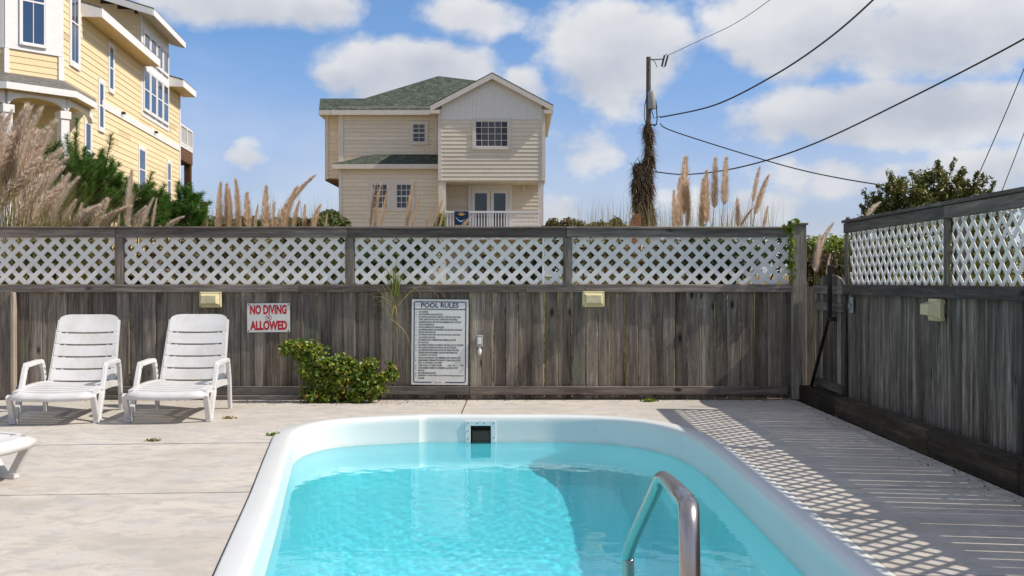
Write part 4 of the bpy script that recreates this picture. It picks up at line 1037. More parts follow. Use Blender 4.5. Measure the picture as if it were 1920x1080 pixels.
def leaves(name, blobs, n, size, mat, parent=None, kind=None, rng=None, gap=.0, aspect=.5, shell=.55, upbias=.25, droop=0.0):
    """n leaf-sized folded faces spread through the volume of the blobs (cx,cy,cz,rx,ry,rz)"""
    rng = rng or RNG; B = np.array(blobs, float); vol = (B[:, 3] * B[:, 4] * B[:, 5]) ** (2 / 3); pick = rng.choice(len(B), n, p=vol / vol.sum())
    d = unit(rng.normal(size=(n, 3))); r = (shell + (1 - shell) * rng.random(n)) ** .8; r = np.where(rng.random(n) < .12, r * 1.12, r)
    P = B[pick, :3] + d * r[:, None] * B[pick, 3:6]
    if gap > 0:                                            # holes where sprays part
        q = np.sin(P[:, 0] * 9 + 1.3 * np.sin(P[:, 2] * 7)) * np.sin(P[:, 1] * 8 + 2) * np.sin(P[:, 2] * 10 + P[:, 0] * 3)
        P = P[q < (1 - gap)]; d = d[q < (1 - gap)] if len(d) == len(q) else d
    n = len(P); d = d[:n]
    nrm = unit(d * .7 + rng.normal(size=(n, 3)) * .6 + np.array([0, 0, upbias]))
    t = unit(np.cross(nrm, unit(rng.normal(size=(n, 3))))); t[:, 2] -= droop; t = unit(t); b = unit(np.cross(nrm, t))
    s = size * rng.uniform(.6, 1.35, n)[:, None]
    v0 = P - t * s * .5; v2 = P + t * s * .5 - nrm * s * .08; v1 = P + b * s * aspect * .5 + nrm * s * .10 - t * s * .05; v3 = P - b * s * aspect * .5 + nrm * s * .10 - t * s * .05
    V = np.stack([v0, v1, v2, v3], 1).reshape(-1, 3); i = np.arange(n)[:, None] * 4
    F = np.concatenate([i + np.array([0, 1, 2]), i + np.array([0, 2, 3])], 0)
    me = np_mesh(name, V, F, M[mat]); return link(name, me, parent, kind=kind)
def strands(base, direc, length, width, n_seg, bend, rng):
    """arching blades: arrays base (n,3), direc (n,3), length (n)"""
    n = len(base); d = unit(direc); side = unit(np.cross(d, np.array([0, 0, 1.0])) + rng.normal(size=(n, 3)) * .15)
    V = []; cur = base.copy(); dd = d.copy(); seg = (length / n_seg)[:, None]
    for k in range(n_seg + 1):
        w = width * (1 - (k / n_seg) ** 1.5) * .5 + width * .04
        V.append(cur - side * w[:, None] if isinstance(w, np.ndarray) else cur - side * w); V.append(cur + side * w[:, None] if isinstance(w, np.ndarray) else cur + side * w)
        cur = cur + dd * seg; dd = dd.copy(); dd[:, 2] -= bend * (k + 1) / n_seg; dd = unit(dd)
    V = np.stack(V, 1).reshape(-1, 3); m = 2 * (n_seg + 1); i = np.arange(n)[:, None] * m
    F = np.concatenate([i + np.array([2 * k, 2 * k + 1, 2 * k + 3, 2 * k + 2]) for k in range(n_seg)], 0)
    return V, F
def plume_mesh(name, L_, wid, bendx, mat, seed, n=1500):
    """feathery head of fine hairs round a bowed axis, base at the origin"""
    rng = np.random.default_rng(seed); t = rng.random(n) ** .9
    ax = np.column_stack([bendx * L_ * t ** 2.0, rng.normal(0, .002, n), L_ * (t - .12 * abs(bendx) * t ** 2)])
    prof = wid * (.35 + .65 * np.sin(np.pi * np.clip(t * .92 + .10, 0, 1)) ** .8) * (1 - t ** 5)
    ang = rng.random(n) * 2 * math.pi; out = np.column_stack([np.cos(ang), np.sin(ang), np.zeros(n)])
    tan = unit(np.column_stack([2 * bendx * t, np.zeros(n), np.ones(n)]))
    d = unit(tan * 1.5 + out * rng.uniform(.25, 1.1, n)[:, None] + rng.normal(0, .18, (n, 3)) + np.array([bendx * .6, 0, 0]))
    ln = (.08 + .14 * rng.random(n) ** 1.5) * L_ * (1.05 - .5 * t)
    base = ax + out * prof[:, None] * rng.random(n)[:, None] * .45
    tip = base + d * ln[:, None] + out * (prof * .30)[:, None]; mid = (base + tip) / 2 + out * prof[:, None] * .16
    sd = unit(np.cross(d, out)) * (.0022 * L_ / .8 * rng.uniform(.6, 1.6, n))[:, None]
    V = np.stack([base - sd * .5, base + sd * .5, mid + sd, tip, mid - sd], 1).reshape(-1, 3); i = np.arange(n)[:, None] * 5
    F = np.concatenate([i + np.array([0, 1, 2]), i + np.array([0, 2, 4]), i + np.array([4, 2, 3])], 0)
    return np_mesh(name, V, F, M[mat])
PLUMES = {}
for mt in ('plume', 'plume_tan'):
    PLUMES[mt] = [plume_mesh('plume', 1.0, .072, b, mt, 20 + i) for i, b in enumerate((.02, .10, .22, .38, .60, -.10))]
def pampas(name, label, heads, Y, root_xy, mat='plume', blades=260, blade_len=1.6, group=None, stems=True, mass_w=.7):
    """heads: (px_base, py_base, px_tip, py_tip, width factor, variant)"""
    g = land_h(np.array(root_xy[0]), np.array(Y)); g = float(g)
    root = empty(name, (root_xy[0], Y, g)); tag(root, label, 'pampas grass', group)
    o = Vector(root.location)
    for h in heads:
        a = at(h[0], h[1], Y); b = at(h[2], h[3], Y); d = b - a; L_ = d.length; yj = RNG.uniform(-.25, .25)
        me = PLUMES[mat][h[5]]
        bx = (.02, .10, .22, .38, .60, -.10)[h[5]]
        ch = Vector((bx, 0, 1 - .12 * abs(bx)))                    # chord of the mesh, unit height
        ang = math.atan2(d.x, d.z) - math.atan2(ch.x, ch.z); s = L_ / ch.length
        q = link('plume', me, root, a - o + Vector((0, yj, 0))); q.rotation_mode = 'ZYX' if False else 'XYZ'; q.rotation_euler = (RNG.uniform(-.12, .12), ang, RNG.uniform(-.35, .35)); j = RNG.uniform(.85, 1.15); q.scale = (s * h[4] * j, s * h[4] * j, s * RNG.uniform(.95, 1.05))
        if stems:
            st = MB(); foot = Vector((RNG.uniform(-.25, .25), RNG.uniform(-.2, .2), 0)); top = a - o + Vector((0, yj, .1))
            mid = (foot * .45 + top * .55) + Vector((foot.x - top.x, 0, 0)) * .12
            st.tube([foot, mid, top, top + (b - a) * .25], [.008, .006, .004, .003], 5); st.build('stem', M['grass_dry'], root)
    if blades:
        n = blades; base = np.column_stack([RNG.normal(0, .16, n), RNG.normal(0, .12, n), np.zeros(n)])
        dr = np.column_stack([RNG.normal(.18 * mass_w, .42 * mass_w, n), RNG.normal(0, .3, n), np.ones(n)])
        V, F = strands(base, dr, RNG.uniform(.6, 1.1, n) * blade_len, .016, 6, .30, RNG)
        link('blades', np_mesh('blades', V, F, M['grass_dry']), root)
    return root
W14 = lambda px, Y: (px - CX) * Y / FPX
# the big clumps at the left, leaning to the right with the wind
pampas('pampas_grass', 'big pale pink pampas clump at the far left edge, tall bowed plumes before the porch',
       [(-25, 330, 12, 222, 1.1, 2), (0, 345, 38, 205, 1.2, 2), (22, 330, 58, 198, 1.1, 3), (10, 360, 60, 240, 1.3, 1), (30, 345, 78, 205, 1.1, 3), (-15, 380, 40, 268, 1.5, 2), (40, 360, 74, 245, 1.2, 2),
        (52, 350, 98, 232, 1.1, 3), (45, 385, 100, 280, 1.3, 2), (18, 390, 78, 300, 1.5, 2), (-30, 300, 4, 215, 1.2, 1), (8, 320, 46, 215, 1.0, 2), (34, 372, 86, 262, 1.1, 2), (-10, 350, 26, 250, 1.5, 1), (60, 400, 118, 312, 1.2, 2), (2, 410, 48, 330, 1.6, 2), (84, 395, 136, 318, .9, 3), (48, 330, 74, 250, 1.0, 1), (-20, 400, 22, 310, 1.6, 1), (65, 385, 112, 296, 1.1, 3)], 15.0, (W14(10, 15.0), 15.0), 'plume', 1100, 3.3, 'pampas grass behind the fence', mass_w=1.3)
pampas('pampas_grass', 'low dense tan pampas clump leaning right over the fence below the pine shrubs',
       [(80, 420, 112, 322, 1.4, 2), (55, 425, 100, 340, 1.6, 2), (96, 425, 140, 330, 1.0, 3), (30, 425, 62, 330, 1.6, 2), (105, 425, 128, 375, 1.6, 1), (130, 425, 140, 378, 1.5, 0), (145, 428, 186, 380, 1.6, 2)], 14.4, (W14(45, 14.4), 14.4), 'plume', 1300, 2.6, 'pampas grass behind the fence', mass_w=.9)
pampas('pampas_grass', 'pampas clump with pale broad plumes in front of the middle pine shrub',
       [(168, 432, 190, 372, 1.8, 1), (200, 432, 236, 382, 1.7, 3), (222, 432, 224, 400, 1.2, 0), (238, 434, 262, 384, 1.5, 2), (246, 428, 255, 330, 1.15, 0), (266, 430, 290, 372, .9, 1), (284, 430, 292, 376, .7, 0), (300, 436, 322, 402, 1.9, 3)], 15.5, (W14(245, 15.5), 15.5), 'plume', 420, 1.75, 'pampas grass behind the fence')
pampas('pampas_grass', 'clump of four upright tan plumes right of the brown timber post',
       [(413, 436, 417, 350, 1.0, 0), (424, 430, 422, 348, 1.0, 0), (434, 436, 431, 360, 1.0, 5), (444, 434, 440, 344, 1.0, 5), (468, 432, 464, 361, 1.3, 0), (494, 434, 495, 346, 1.15, 0)], 19.0, (W14(450, 19.0), 19.0), 'plume_tan', 180, 1.7, 'pampas grass behind the fence')
pampas('pampas_grass', 'clump with the long plume bent over to the right, left of the beige house',
       [(527, 440, 574, 333, 1.1, 4), (538, 438, 560, 350, 1.1, 2), (548, 438, 561, 380, 1.1, 1), (571, 436, 573, 383, 1.2, 0), (584, 438, 599, 382, 1.3, 1)], 18.5, (W14(550, 18.5), 18.5), 'plume_tan', 180, 1.7, 'pampas grass behind the fence')
pampas('pampas_grass', 'sparse thin plumes standing before the double window of the beige house',
       [(692, 425, 703, 350, .5, 1), (700, 432, 722, 345, .6, 2), (712, 430, 730, 355, .6, 1), (762, 425, 778, 342, .7, 1), (773, 430, 790, 365, .45, 1)], 20, (W14(725, 20), 20), 'plume_tan', 90, 1.7, 'pampas grass behind the fence')
pampas('pampas_grass', 'small thin plumes leaning right at the beige house porch corner',
       [(798, 430, 806, 395, .6, 0), (815, 430, 834, 372, .7, 2), (822, 432, 836, 385, .6, 1)], 20, (W14(815, 20), 20), 'plume_tan', 60, 1.6, 'pampas grass behind the fence')
pampas('pampas_grass', 'single plume leaning over beside the banner on the porch railing',
       [(860, 440, 881, 408, 1.3, 2)], 19, (W14(862, 19), 19), 'plume_tan', 30, 1.5, 'pampas grass behind the fence')
pampas('pampas_grass', 'clump of tall plumes closest to the vine covered pole, on its right',
       [(1263, 430, 1261, 362, 1.1, 0), (1273, 430, 1273, 342, .9, 0), (1285, 402, 1286, 300, 1.15, 0), (1290, 425, 1288, 345, .9, 5)], 19, (W14(1276, 19), 19), 'plume_tan', 120, 1.7, 'pampas grass behind the fence')
pampas('pampas_grass', 'middle clump of four straight slender tan plumes right of the pole',
       [(1319, 430, 1322, 338, .9, 0), (1328, 420, 1331, 318, .9, 0), (1338, 392, 1340, 302, 1.0, 0), (1356, 386, 1359, 302, 1.2, 0)], 19, (W14(1338, 19), 19), 'plume_tan', 120, 1.7, 'pampas grass behind the fence')
pampas('pampas_grass', 'clump of plumes leaning right, between pole and fence corner',
       [(1384, 425, 1384, 372, 1.1, 0), (1385, 425, 1408, 392, 1.0, 1), (1409, 380, 1421, 317, 1.0, 1), (1417, 402, 1439, 333, 1.1, 1), (1434, 428, 1441, 388, 1.0, 0), (1368, 428, 1368, 400, .8, 0)], 19, (W14(1405, 19), 19), 'plume_tan', 120, 1.7, 'pampas grass behind the fence')
pampas('pampas_grass', 'drooping pale pampas clump seen in the gap above the gate',
       [(1521, 510, 1560, 422, .8, 3), (1524, 500, 1530, 440, 1.0, 0), (1541, 515, 1548, 480, .8, 1), (1532, 512, 1575, 430, .6, 3)], 13.6, (W14(1530, 13.6), 13.6), 'plume', 60, 1.2, 'pampas grass behind the fence')
pampas('pampas_grass', 'single pink plume poking up at the dark bush behind the right fence',
       [(1624, 408, 1650, 378, 1.6, 2)], 13.2, (W14(1625, 13.2), 13.2), 'plume', 30, 1.2, 'pampas grass behind the fence')
pampas('pampas_grass', 'scattered short thin plumes left of the beige house, low over the fence',
       [(402, 436, 404, 392, .8, 0), (456, 436, 452, 396, .7, 0), (480, 436, 486, 388, .8, 1), (508, 438, 512, 380, .8, 0), (518, 436, 528, 396, .7, 1), (606, 438, 612, 402, .7, 1)], 21, (W14(505, 21), 21), 'plume_tan', 150, 1.9, 'pampas grass behind the fence', mass_w=2.2)
# ---- pine shrubs: bottlebrush shoots of needles on limbs
def pine(label, Y, shoots_px, trunk_px, n_extra, region, seed, needle=.115):
    rng = np.random.default_rng(seed); g = float(land_h(np.array(W14(trunk_px, Y)), np.array(Y)))
    root = empty('pine_shrub', (W14(trunk_px, Y), Y, g)); tag(root, label, 'pine shrub', 'pine shrubs before the yellow house'); o = np.array(root.location)
    S_ = []
    for (x0, y0, x1, y1) in shoots_px:
        a = np.array(at(x0, y0, Y)) - o; b = np.array(at(x1, y1, Y)) - o; S_.append((a, b, .045))
    for k in range(int(n_extra * .72)):                                # shoots through the body, pointing up and outward
        (cx, cy, rx, ry) = region[rng.integers(0, len(region))]
        th = rng.random() * 2 * math.pi; r = math.sqrt(rng.random()); x = cx + rx * r * math.cos(th); y = cy + ry * r * math.sin(th)
        a = np.array(at(x, y, Y)) - o; a[1] += rng.uniform(-.5, .5) * rx / 60
        d = unit(np.array([(x - cx) / rx * .7 + rng.normal(0, .35) + .15, rng.normal(0, .55) - .25, 1.0 + rng.normal(0, .3)])); S_.append((a, a + d * rng.uniform(.14, .34), .04))
    Vs = []; Fs = []; base = 0
    for (a, b, w) in S_:
        L_ = np.linalg.norm(b - a); n = int(95 + 360 * L_); t = rng.random(n); P = a + (b - a) * t[:, None]; ax = unit(b - a)
        r = unit(np.cross(ax, rng.normal(size=(n, 3)))); d = unit(ax * rng.uniform(.35, .95, n)[:, None] + r); ln = needle * rng.uniform(.7, 1.25, n) * (1.1 - .45 * t)
        tip = P + d * ln[:, None]; sd = unit(np.cross(d, rng.normal(size=(n, 3)))) * .0040
        V = np.stack([P - sd, P + sd, tip], 1).reshape(-1, 3); Vs.append(V); Fs.append(np.arange(n * 3).reshape(-1, 3) + base); base += n * 3
    link('needles', np_mesh('needles', np.concatenate(Vs), np.concatenate(Fs), M['pine_needle']), root)
    m = MB(); m.tube([(0, 0, -.1), (.02, 0, .5), (.0, .03, 1.2)], [.06, .045, .03], 8)
    for (a, b, w) in S_[::3]:
        m.tube([(.0, .0, .3), tuple(a * .5 + np.array([0, 0, .3])), tuple(a), tuple(b)], [.02, .013, .008, .004], 5, False)
    m.build('trunk', M['bark'], root); return root
pine('tall dark green pine shrub in front of the porch, two upright shoots', 17.0,
     [(142, 300, 144, 222), (140, 330, 142, 250), (120, 320, 115, 270), (155, 330, 160, 275), (88, 290, 84, 238), (82, 310, 86, 262), (128, 345, 126, 290), (62, 320, 58, 275), (105, 360, 100, 300)], 120, 125,
     [(120, 350, 45, 55), (95, 330, 25, 45), (140, 340, 30, 55), (60, 340, 20, 40)], 1)
pine('broad bushy green pine shrub against the yellow side wall', 17.5,
     [(196, 320, 210, 250), (190, 330, 192, 278), (205, 345, 212, 300), (178, 340, 176, 300), (165, 350, 160, 300)], 180, 230,
     [(180, 370, 42, 60), (150, 380, 40, 50), (195, 350, 22, 50), (150, 345, 22, 30)], 2)
pine('rounded pine shrub with a leaning top shoot left of the last wall window', 17.5,
     [(270, 365, 286, 322), (236, 370, 240, 340), (248, 375, 255, 345), (300, 372, 310, 345)], 255, 150, [(255, 395, 35, 38), (230, 395, 25, 32), (290, 400, 25, 35)], 3)
pine('small conical pine shrub farthest right, beside the brown timber post', 18.0,
     [(355, 372, 357, 345), (340, 385, 335, 355), (366, 390, 374, 362)], 350, 130, [(350, 400, 26, 35), (345, 420, 30, 20), (318, 410, 16, 22)], 4)
def stuff_leaves(name, blobs, n, size, mat, **k): return leaves(name, blobs, n, size, mat, kind='stuff', **k)
def ragged(B, k, q=.66, r=.42):
    out = []
    for b in B:
        for _ in range(k):
            d = unit(RNG.normal(size=3)); f = q * RNG.uniform(.6, 1.25); out.append((b[0] + d[0] * b[3] * f, b[1] + d[1] * b[4] * f, b[2] + d[2] * b[5] * f, b[3] * r, b[4] * r, b[5] * r * RNG.uniform(.7, 1.3)))
    return out
def shrub(name, label, blobs, n, size, mat, trunk=True, cat='shrub', group=None, spray=0, sprigs=0, **k):
    c = np.array(blobs)[:, :3].mean(0); g = float(land_h(c[0], c[1])) if c[1] > 12.1 else -.05
    root = empty(name, (c[0], c[1], g)); tag(root, label, cat, group); o = np.array(root.location)
    B = [(b[0] - o[0], b[1] - o[1], b[2] - o[2]) + tuple(b[3:]) for b in blobs]
    BB = ragged(B, spray, .85) if spray else list(B); tw = MB()
    for _ in range(sprigs):
        b = B[RNG.integers(0, len(B))]; d = unit(np.array([RNG.normal(0, 1), RNG.normal(0, .6), abs(RNG.normal(.5, .8))])); p0 = np.array(b[:3]) + d * np.array(b[3:6]) * .8; L_ = RNG.uniform(.12, .30)
        d2 = unit(d + np.array([0, 0, .6])); tw.tube([tuple(p0), tuple(p0 + d2 * L_)], [.006, .002], 4, False)
        for q in np.linspace(.1, 1, 6): BB.append(tuple(p0 + d2 * L_ * q) + (.045, .045, .045))
    if sprigs: tw.build('twigs', M['bark'], root)
    leaves('foliage', BB, n, size, mat, root, **k)
    if trunk:
        m = MB()
        for b in B: m.tube([(0, 0, -.05), (b[0] * .4, b[1] * .4, b[2] * .45), (b[0], b[1], b[2]), (b[0] * 1.1, b[1], b[2] + b[5] * .8)], [.03, .018, .010, .004], 5, False)
        m.build('branches', M['bark'], root)
    return root
def B_(px, py, Y, rx, rz, ry=None):
    p = at(px, py, Y); k = Y / FPX; return (p.x, p.y, p.z, rx * k, (ry or rx) * k, rz * k)
# dark bush behind the right fence
shrub('leafy_bush', 'round dark green and yellow leafed bush rising behind the right fence', [B_(1700, 416, 16, 60, 60), B_(1745, 396, 16, 75, 60), B_(1712, 351, 16, 42, 42), B_(1760, 366, 16, 50, 42), B_(1805, 386, 16, 38, 40), B_(1840, 396, 16, 28, 26), B_(1808, 371, 16, 30, 24), B_(1838, 408, 16, 34, 26), B_(1775, 346, 16, 30, 24), B_(1640, 401, 16, 22, 24), B_(1852, 404, 16, 16, 10), B_(1660, 416, 16, 34, 46), B_(1690, 366, 16, 28, 30),
      B_(1760, 450, 16, 110, 70), B_(1860, 450, 16, 60, 60), B_(1650, 460, 16, 50, 60)], 24000, .070, 'leaf_bush', gap=.18, aspect=.36, shell=.2, spray=9, sprigs=70)
# twigs that stick out
for k_, (px_, Y_, l_) in enumerate(((1640, 12.5, 'low leafy scrub behind the far panel of the right fence lattice'), (1730, 12.8, 'low leafy scrub behind the right fence under the dark bush'), (1840, 12.0, 'yellowing low scrub behind the near panel of the right fence lattice'))):
    bl = [B_(px_ + RNG.uniform(-50, 50), RNG.uniform(475, 560), Y_ + RNG.uniform(-.4, .4), 45, 38, 40) for _ in range(6)]
    shrub('scrub_bush', l_, bl, 3600, .07, 'leaf_bush' if k_ < 2 else 'leaf_far_tan', group='scrub behind the right fence', shell=.2, aspect=.4)
bl = [(4.3 + RNG.uniform(-.3, .4), y_, RNG.uniform(.9, 1.35), .5, .6, .42) for y_ in (4.5, 5.5, 6.5, 7.5, 8.5, 9.5, 10.5)]
shrub('hedge_row', 'leafy hedge row along the outer side of the right fence', bl, 9000, .06, 'leaf_bush', cat='hedge', shell=.15, aspect=.4)
for px_, w_, l_ in ((1260, 120, 'low olive scrub bush behind the lattice, before the vine covered pole'), (960, 80, 'low olive scrub bush behind the lattice under the white porch railing'), (655, 90, 'low olive scrub bush behind the lattice post left of the pool rules sign'), (440, 90, 'low olive scrub bush behind the lattice above the second lounger')):
    bl = [B_(px_ + RNG.uniform(-w_, w_) * .8, 468 + RNG.uniform(0, 60), 15.2 + RNG.uniform(-.4, .4), w_ * .42, 38, 50) for _ in range(6)]
    shrub('scrub_bush', l_, bl, 3200, .09, 'leaf_far_tan', group='scrub along the back of the fence', shell=.3, aspect=.4)
# low shrubs seen through the lattice and in the gaps
low = []
lab = ['low green scrub bush seen through the lattice at the far left', 'low scrub bush seen through the lattice left of the signs', 'low scrub bush behind the lattice over the pool rules sign', 'low green scrub bush behind the lattice right of centre', 'low scrub bush behind the lattice at the fence corner',
       'low scrub bush below the left lattice, behind the first lounger', 'low scrub bush behind the lattice under the bent plume']
for k, (px, Y, w, hpx) in enumerate(((60, 14.2, 120, 462), (330, 14.5, 150, 460), (735, 14.6, 110, 462), (1110, 14.6, 100, 460), (1400, 14.8, 120, 462), (190, 15, 110, 460), (540, 15, 130, 460))):
    bl = [B_(px + RNG.uniform(-w, w) * .6, hpx + RNG.uniform(0, 70), Y + RNG.uniform(-.4, .4), w * .45, 42, 50) for _ in range(6)]
    shrub('scrub_bush', lab[k], bl, 3200, .09, 'leaf_far' if k % 2 == 0 else 'leaf_far_tan', group='scrub along the back of the fence', shell=.3, aspect=.4)
shrub('scrub_bush', 'bright green scrub bush in the gap above the gate', [B_(1550, 465, 15.5, 45, 24), B_(1530, 470, 15.5, 30, 26), B_(1590, 470, 15.5, 40, 30)], 2500, .06, 'leaf_rose', trunk=False, group='scrub along the back of the fence')
shrub('dry_brush', 'heap of dry brown brush in the gap above the gate', [B_(1550, 500, 15.0, 45, 24), B_(1580, 510, 15.0, 40, 26), B_(1530, 515, 15, 30, 30)], 3500, .09, 'vine_dry', trunk=False, cat='brush', aspect=.12)
# far thicket on the dune either side of the beige house
far = []
for px in range(375, 640, 13):
    Y = 36 + RNG.uniform(-1.5, 1.5); far.append(B_(px, RNG.uniform(424, 434), Y, 13, RNG.uniform(12, 20), 26))
stuff_leaves('thicket_foliage', far, 15000, .16, 'leaf_far', aspect=.5, shell=.3)
far = [B_(px, 446, 34, 26, 40, 40) for px in range(375, 640, 22)]
stuff_leaves('thicket_foliage', far, 7000, .20, 'leaf_far', aspect=.5, shell=.4)
far = [B_(px, RNG.uniform(425, 436), 36, 15, RNG.uniform(9, 20), 26) for px in range(1024, 1180, 13)]
stuff_leaves('thicket_foliage', far, 6500, .14, 'leaf_far_tan', aspect=.4, shell=.3)
shrub('scrub_bush', 'dark round scrub bush touching the left corner of the beige house', [B_(618, 415, 38, 26, 22), B_(600, 425, 38, 20, 18), B_(628, 432, 38, 20, 22)], 3500, .12, 'leaf_far', trunk=False, group='scrub before the beige house')
shrub('scrub_bush', 'small green bush at the foot of the beige house porch', [B_(827, 412, 30, 8, 12), B_(824, 424, 30, 10, 12)], 700, .11, 'leaf_rose', trunk=False, group='scrub before the beige house')
# dry grass as ground cover behind the fences
def ground_grass():
    n = 42000; x = RNG.uniform(-8.5, 9, n); y = 12.6 + RNG.random(n) ** 1.3 * 9; z = land_h(x, y)
    keep = ~((x > -.9) & (x < .8) & (y > 12.6) & (RNG.random(n) < .75)); x, y, z = x[keep], y[keep], z[keep]; n = len(x)
    dr = np.column_stack([RNG.normal(.15, .3, n), RNG.normal(0, .3, n), np.ones(n)])
    V, F = strands(np.column_stack([x, y, z]), dr, RNG.uniform(.7, 1.6, n) * (1 + .2 * np.sin(x * 1.7)), .012, 3, .35, RNG)
    link('dune_grass', np_mesh('dune_grass', V, F, M['grass_dry']), kind='stuff')
    n = 14000; x = RNG.uniform(3.4, 9, n); y = RNG.uniform(2, 13, n); z = np.full(n, -.06)
    dr = np.column_stack([RNG.normal(0, .4, n), RNG.normal(0, .4, n), np.ones(n)])
    V, F = strands(np.column_stack([x, y, z]), dr, RNG.uniform(.3, .8, n), .012, 3, .35, RNG)
    link('dune_grass', np_mesh('dune_grass', V, F, M['grass_green']), kind='stuff')
    n = 900; x = np.concatenate([RNG.uniform(-12, -5.5, n // 2), RNG.uniform(2, 8, n // 2)]); y = RNG.uniform(33, 37, n); z = np.full(n, 2.2)
    dr = np.column_stack([RNG.normal(0, .12, n), RNG.normal(0, .1, n), np.ones(n)])
    V, F = strands(np.column_stack([x, y, z]), dr, RNG.uniform(1.0, 1.9, n), .02, 3, .12, RNG)
    link('tall_grass', np_mesh('tall_grass', V, F, M['grass_dry']), kind='stuff')
ground_grass()
# ---- rose bush in front of the back fence
rb = [(548, 652, 26, 18), (575, 658, 30, 24), (600, 672, 34, 30), (580, 690, 28, 28), (625, 690, 36, 34), (650, 700, 34, 34), (685, 695, 34, 28), (716, 700, 26, 22), (735, 702, 12, 16), (605, 725, 42, 32), (650, 728, 42, 30), (690, 725, 34, 28), (590, 742, 34, 14), (672, 748, 22, 10), (700, 728, 26, 14)]
rbb = [B_(x, y, 11.42, rx, rz, min(rx, 22)) for x, y, rx, rz in rb]
def rose():
    c = at(640, 755, 11.5); root = empty('rose_bush', (c.x, 11.5, 0)); tag(root, 'leafy green bush turning yellow and red, growing before the back fence under the signs', 'bush'); o = np.array(root.location)
    B = [(b[0] - o[0], b[1] - o[1], b[2]) + tuple(b[3:]) for b in rbb]
    B2 = []
    for b in B:
        for _ in range(6):
            d = unit(RNG.normal(size=3)); q = RNG.uniform(.5, 1.0); B2.append((b[0] + d[0] * b[3] * q, b[1] + d[1] * b[4] * q, max(.05, b[2] + d[2] * b[5] * q), b[3] * .34, b[4] * .34, b[5] * .34))
    leaves('foliage', B2 + B2, 4600, .050, 'leaf_rose', root, aspect=.66, shell=.05, gap=.25, upbias=.5)
    leaves('foliage', B, 4200, .050, 'leaf_rose', root, aspect=.6, shell=.1, gap=.3, upbias=.4)
    leaves('foliage', B2[::7], 420, .050, 'leaf_turned', root, aspect=.6, shell=.3, upbias=.4)
    m = MB()
    for b in B: m.tube([(RNG.uniform(-.1, .1), .02, -.02), (b[0] * .5, b[1] * .6, b[2] * .4), (b[0], b[1], b[2]), (b[0] * 1.1, b[1], b[2] + .05)], [.010, .007, .005, .002], 5, False)
    m.build('branches', M['bark'], root)
rose()
def small_weed(label, px, py, r, mat, n, size, h=.05):
    Y = FPX * CH / (py - CY); x = (px - CX) * Y / FPX; root = empty('weed', (x, Y, 0)); tag(root, label, 'weed', 'weeds in the joints')
    leaves('foliage', [(0, 0, h * .5, r, r * .6, h)], n, size, mat, root, shell=.1)
small_weed('tiny brown weed in the slab joint between lounger and pool', 288, 827, .07, 'grass_dry', 60, .03, .012)
small_weed('green weed at the outer corner of the pool lip', 515, 817, .06, 'leaf_rose', 60, .04, .02)
small_weed('low green weed at the foot of the back fence right of centre', 1217, 753, .10, 'leaf_rose', 140, .035, .02)
small_weed('dry tuft beside the rear leg of the second lounger', 430, 785, .07, 'grass_dry', 60, .03, .012)
# grass that hangs over the middle rail
def hanging():
    p = at(740, 560, 11.62); root = empty('hanging_grass', (p.x, p.y, 1.10)); tag(root, 'tuft of green and straw grass hanging through the back fence beside the pool rules sign', 'grass tuft')
    n = 60; base = np.column_stack([RNG.normal(0, .018, n), RNG.normal(0, .012, n), RNG.uniform(-.02, .05, n)])
    dr = np.column_stack([RNG.normal(0, .20, n), -np.abs(RNG.normal(0, .14, n)), np.ones(n)]); V, F = strands(base, dr, RNG.uniform(.15, .34, n), .010, 5, .30, RNG)
    link('green_blades', np_mesh('green_blades', V, F, M['grass_green']), root)
    n = 34; base = np.column_stack([RNG.normal(0, .03, n), RNG.normal(-.05, .012, n), RNG.uniform(-.26, .0, n)])
    dr = np.column_stack([RNG.normal(-.05, .42, n), -np.abs(RNG.normal(.1, .1, n)), RNG.uniform(-.4, .6, n)]); V, F = strands(base, dr, RNG.uniform(.3, .85, n), .008, 9, .55, RNG)
    link('dry_blades', np_mesh('dry_blades', V, F, M['grass_dry']), root)
hanging()
def corner_vine():
    p = at(1480, 430, 11.66); root = empty('climbing_vine', (p.x, 11.62, 1.2)); tag(root, 'small green vine climbing the lattice at the corner post', 'vine')
    leaves('foliage', [(-.02, .0, .60, .08, .03, .05), (.03, -.03, .66, .06, .03, .04), (.02, .04, .42, .035, .02, .14), (.02, .04, .15, .045, .02, .12), (.015, .04, .28, .02, .01, .12)], 170, .05, 'leaf_rose', root, aspect=.7)
    MB().tube([(.02, .04, .0), (.03, .03, .3), (.01, .02, .6), (-.02, -.02, .68)], .004, 5).build('stem', M['bark'], root)
corner_vine()

def litter():
    n = 900; k = RNG.integers(0, 3, n)
    x = np.where(k == 0, RNG.uniform(-5.6, 2.9, n), np.where(k == 1, 2.93 - np.abs(RNG.normal(0, .09, n)), -1.7 + RNG.normal(0, .6, n)))
    y = np.where(k == 0, 11.62 - np.abs(RNG.normal(0, .05, n)), np.where(k == 1, RNG.uniform(4, 11.5, n), 11.45 - np.abs(RNG.normal(0, .12, n))))
    a = RNG.random(n) * 6.283; s = RNG.uniform(.006, .017, n); z = RNG.uniform(.001, .008, n)
    c = np.column_stack([x, y, z]); u = np.column_stack([np.cos(a), np.sin(a), RNG.uniform(-.2, .5, n)]) * s[:, None]; w = np.column_stack([-np.sin(a), np.cos(a), RNG.uniform(-.1, .3, n)]) * (s * .5)[:, None]
    V = np.stack([c - u, c + w, c + u, c - w], 1).reshape(-1, 3); V[:, 2] = np.maximum(V[:, 2], .001); i = np.arange(n)[:, None] * 4
    link('leaf_litter', np_mesh('leaf_litter', V, np.concatenate([i + np.array([0, 1, 2]), i + np.array([0, 2, 3])]), M['vine_dry']), kind='stuff')
litter()
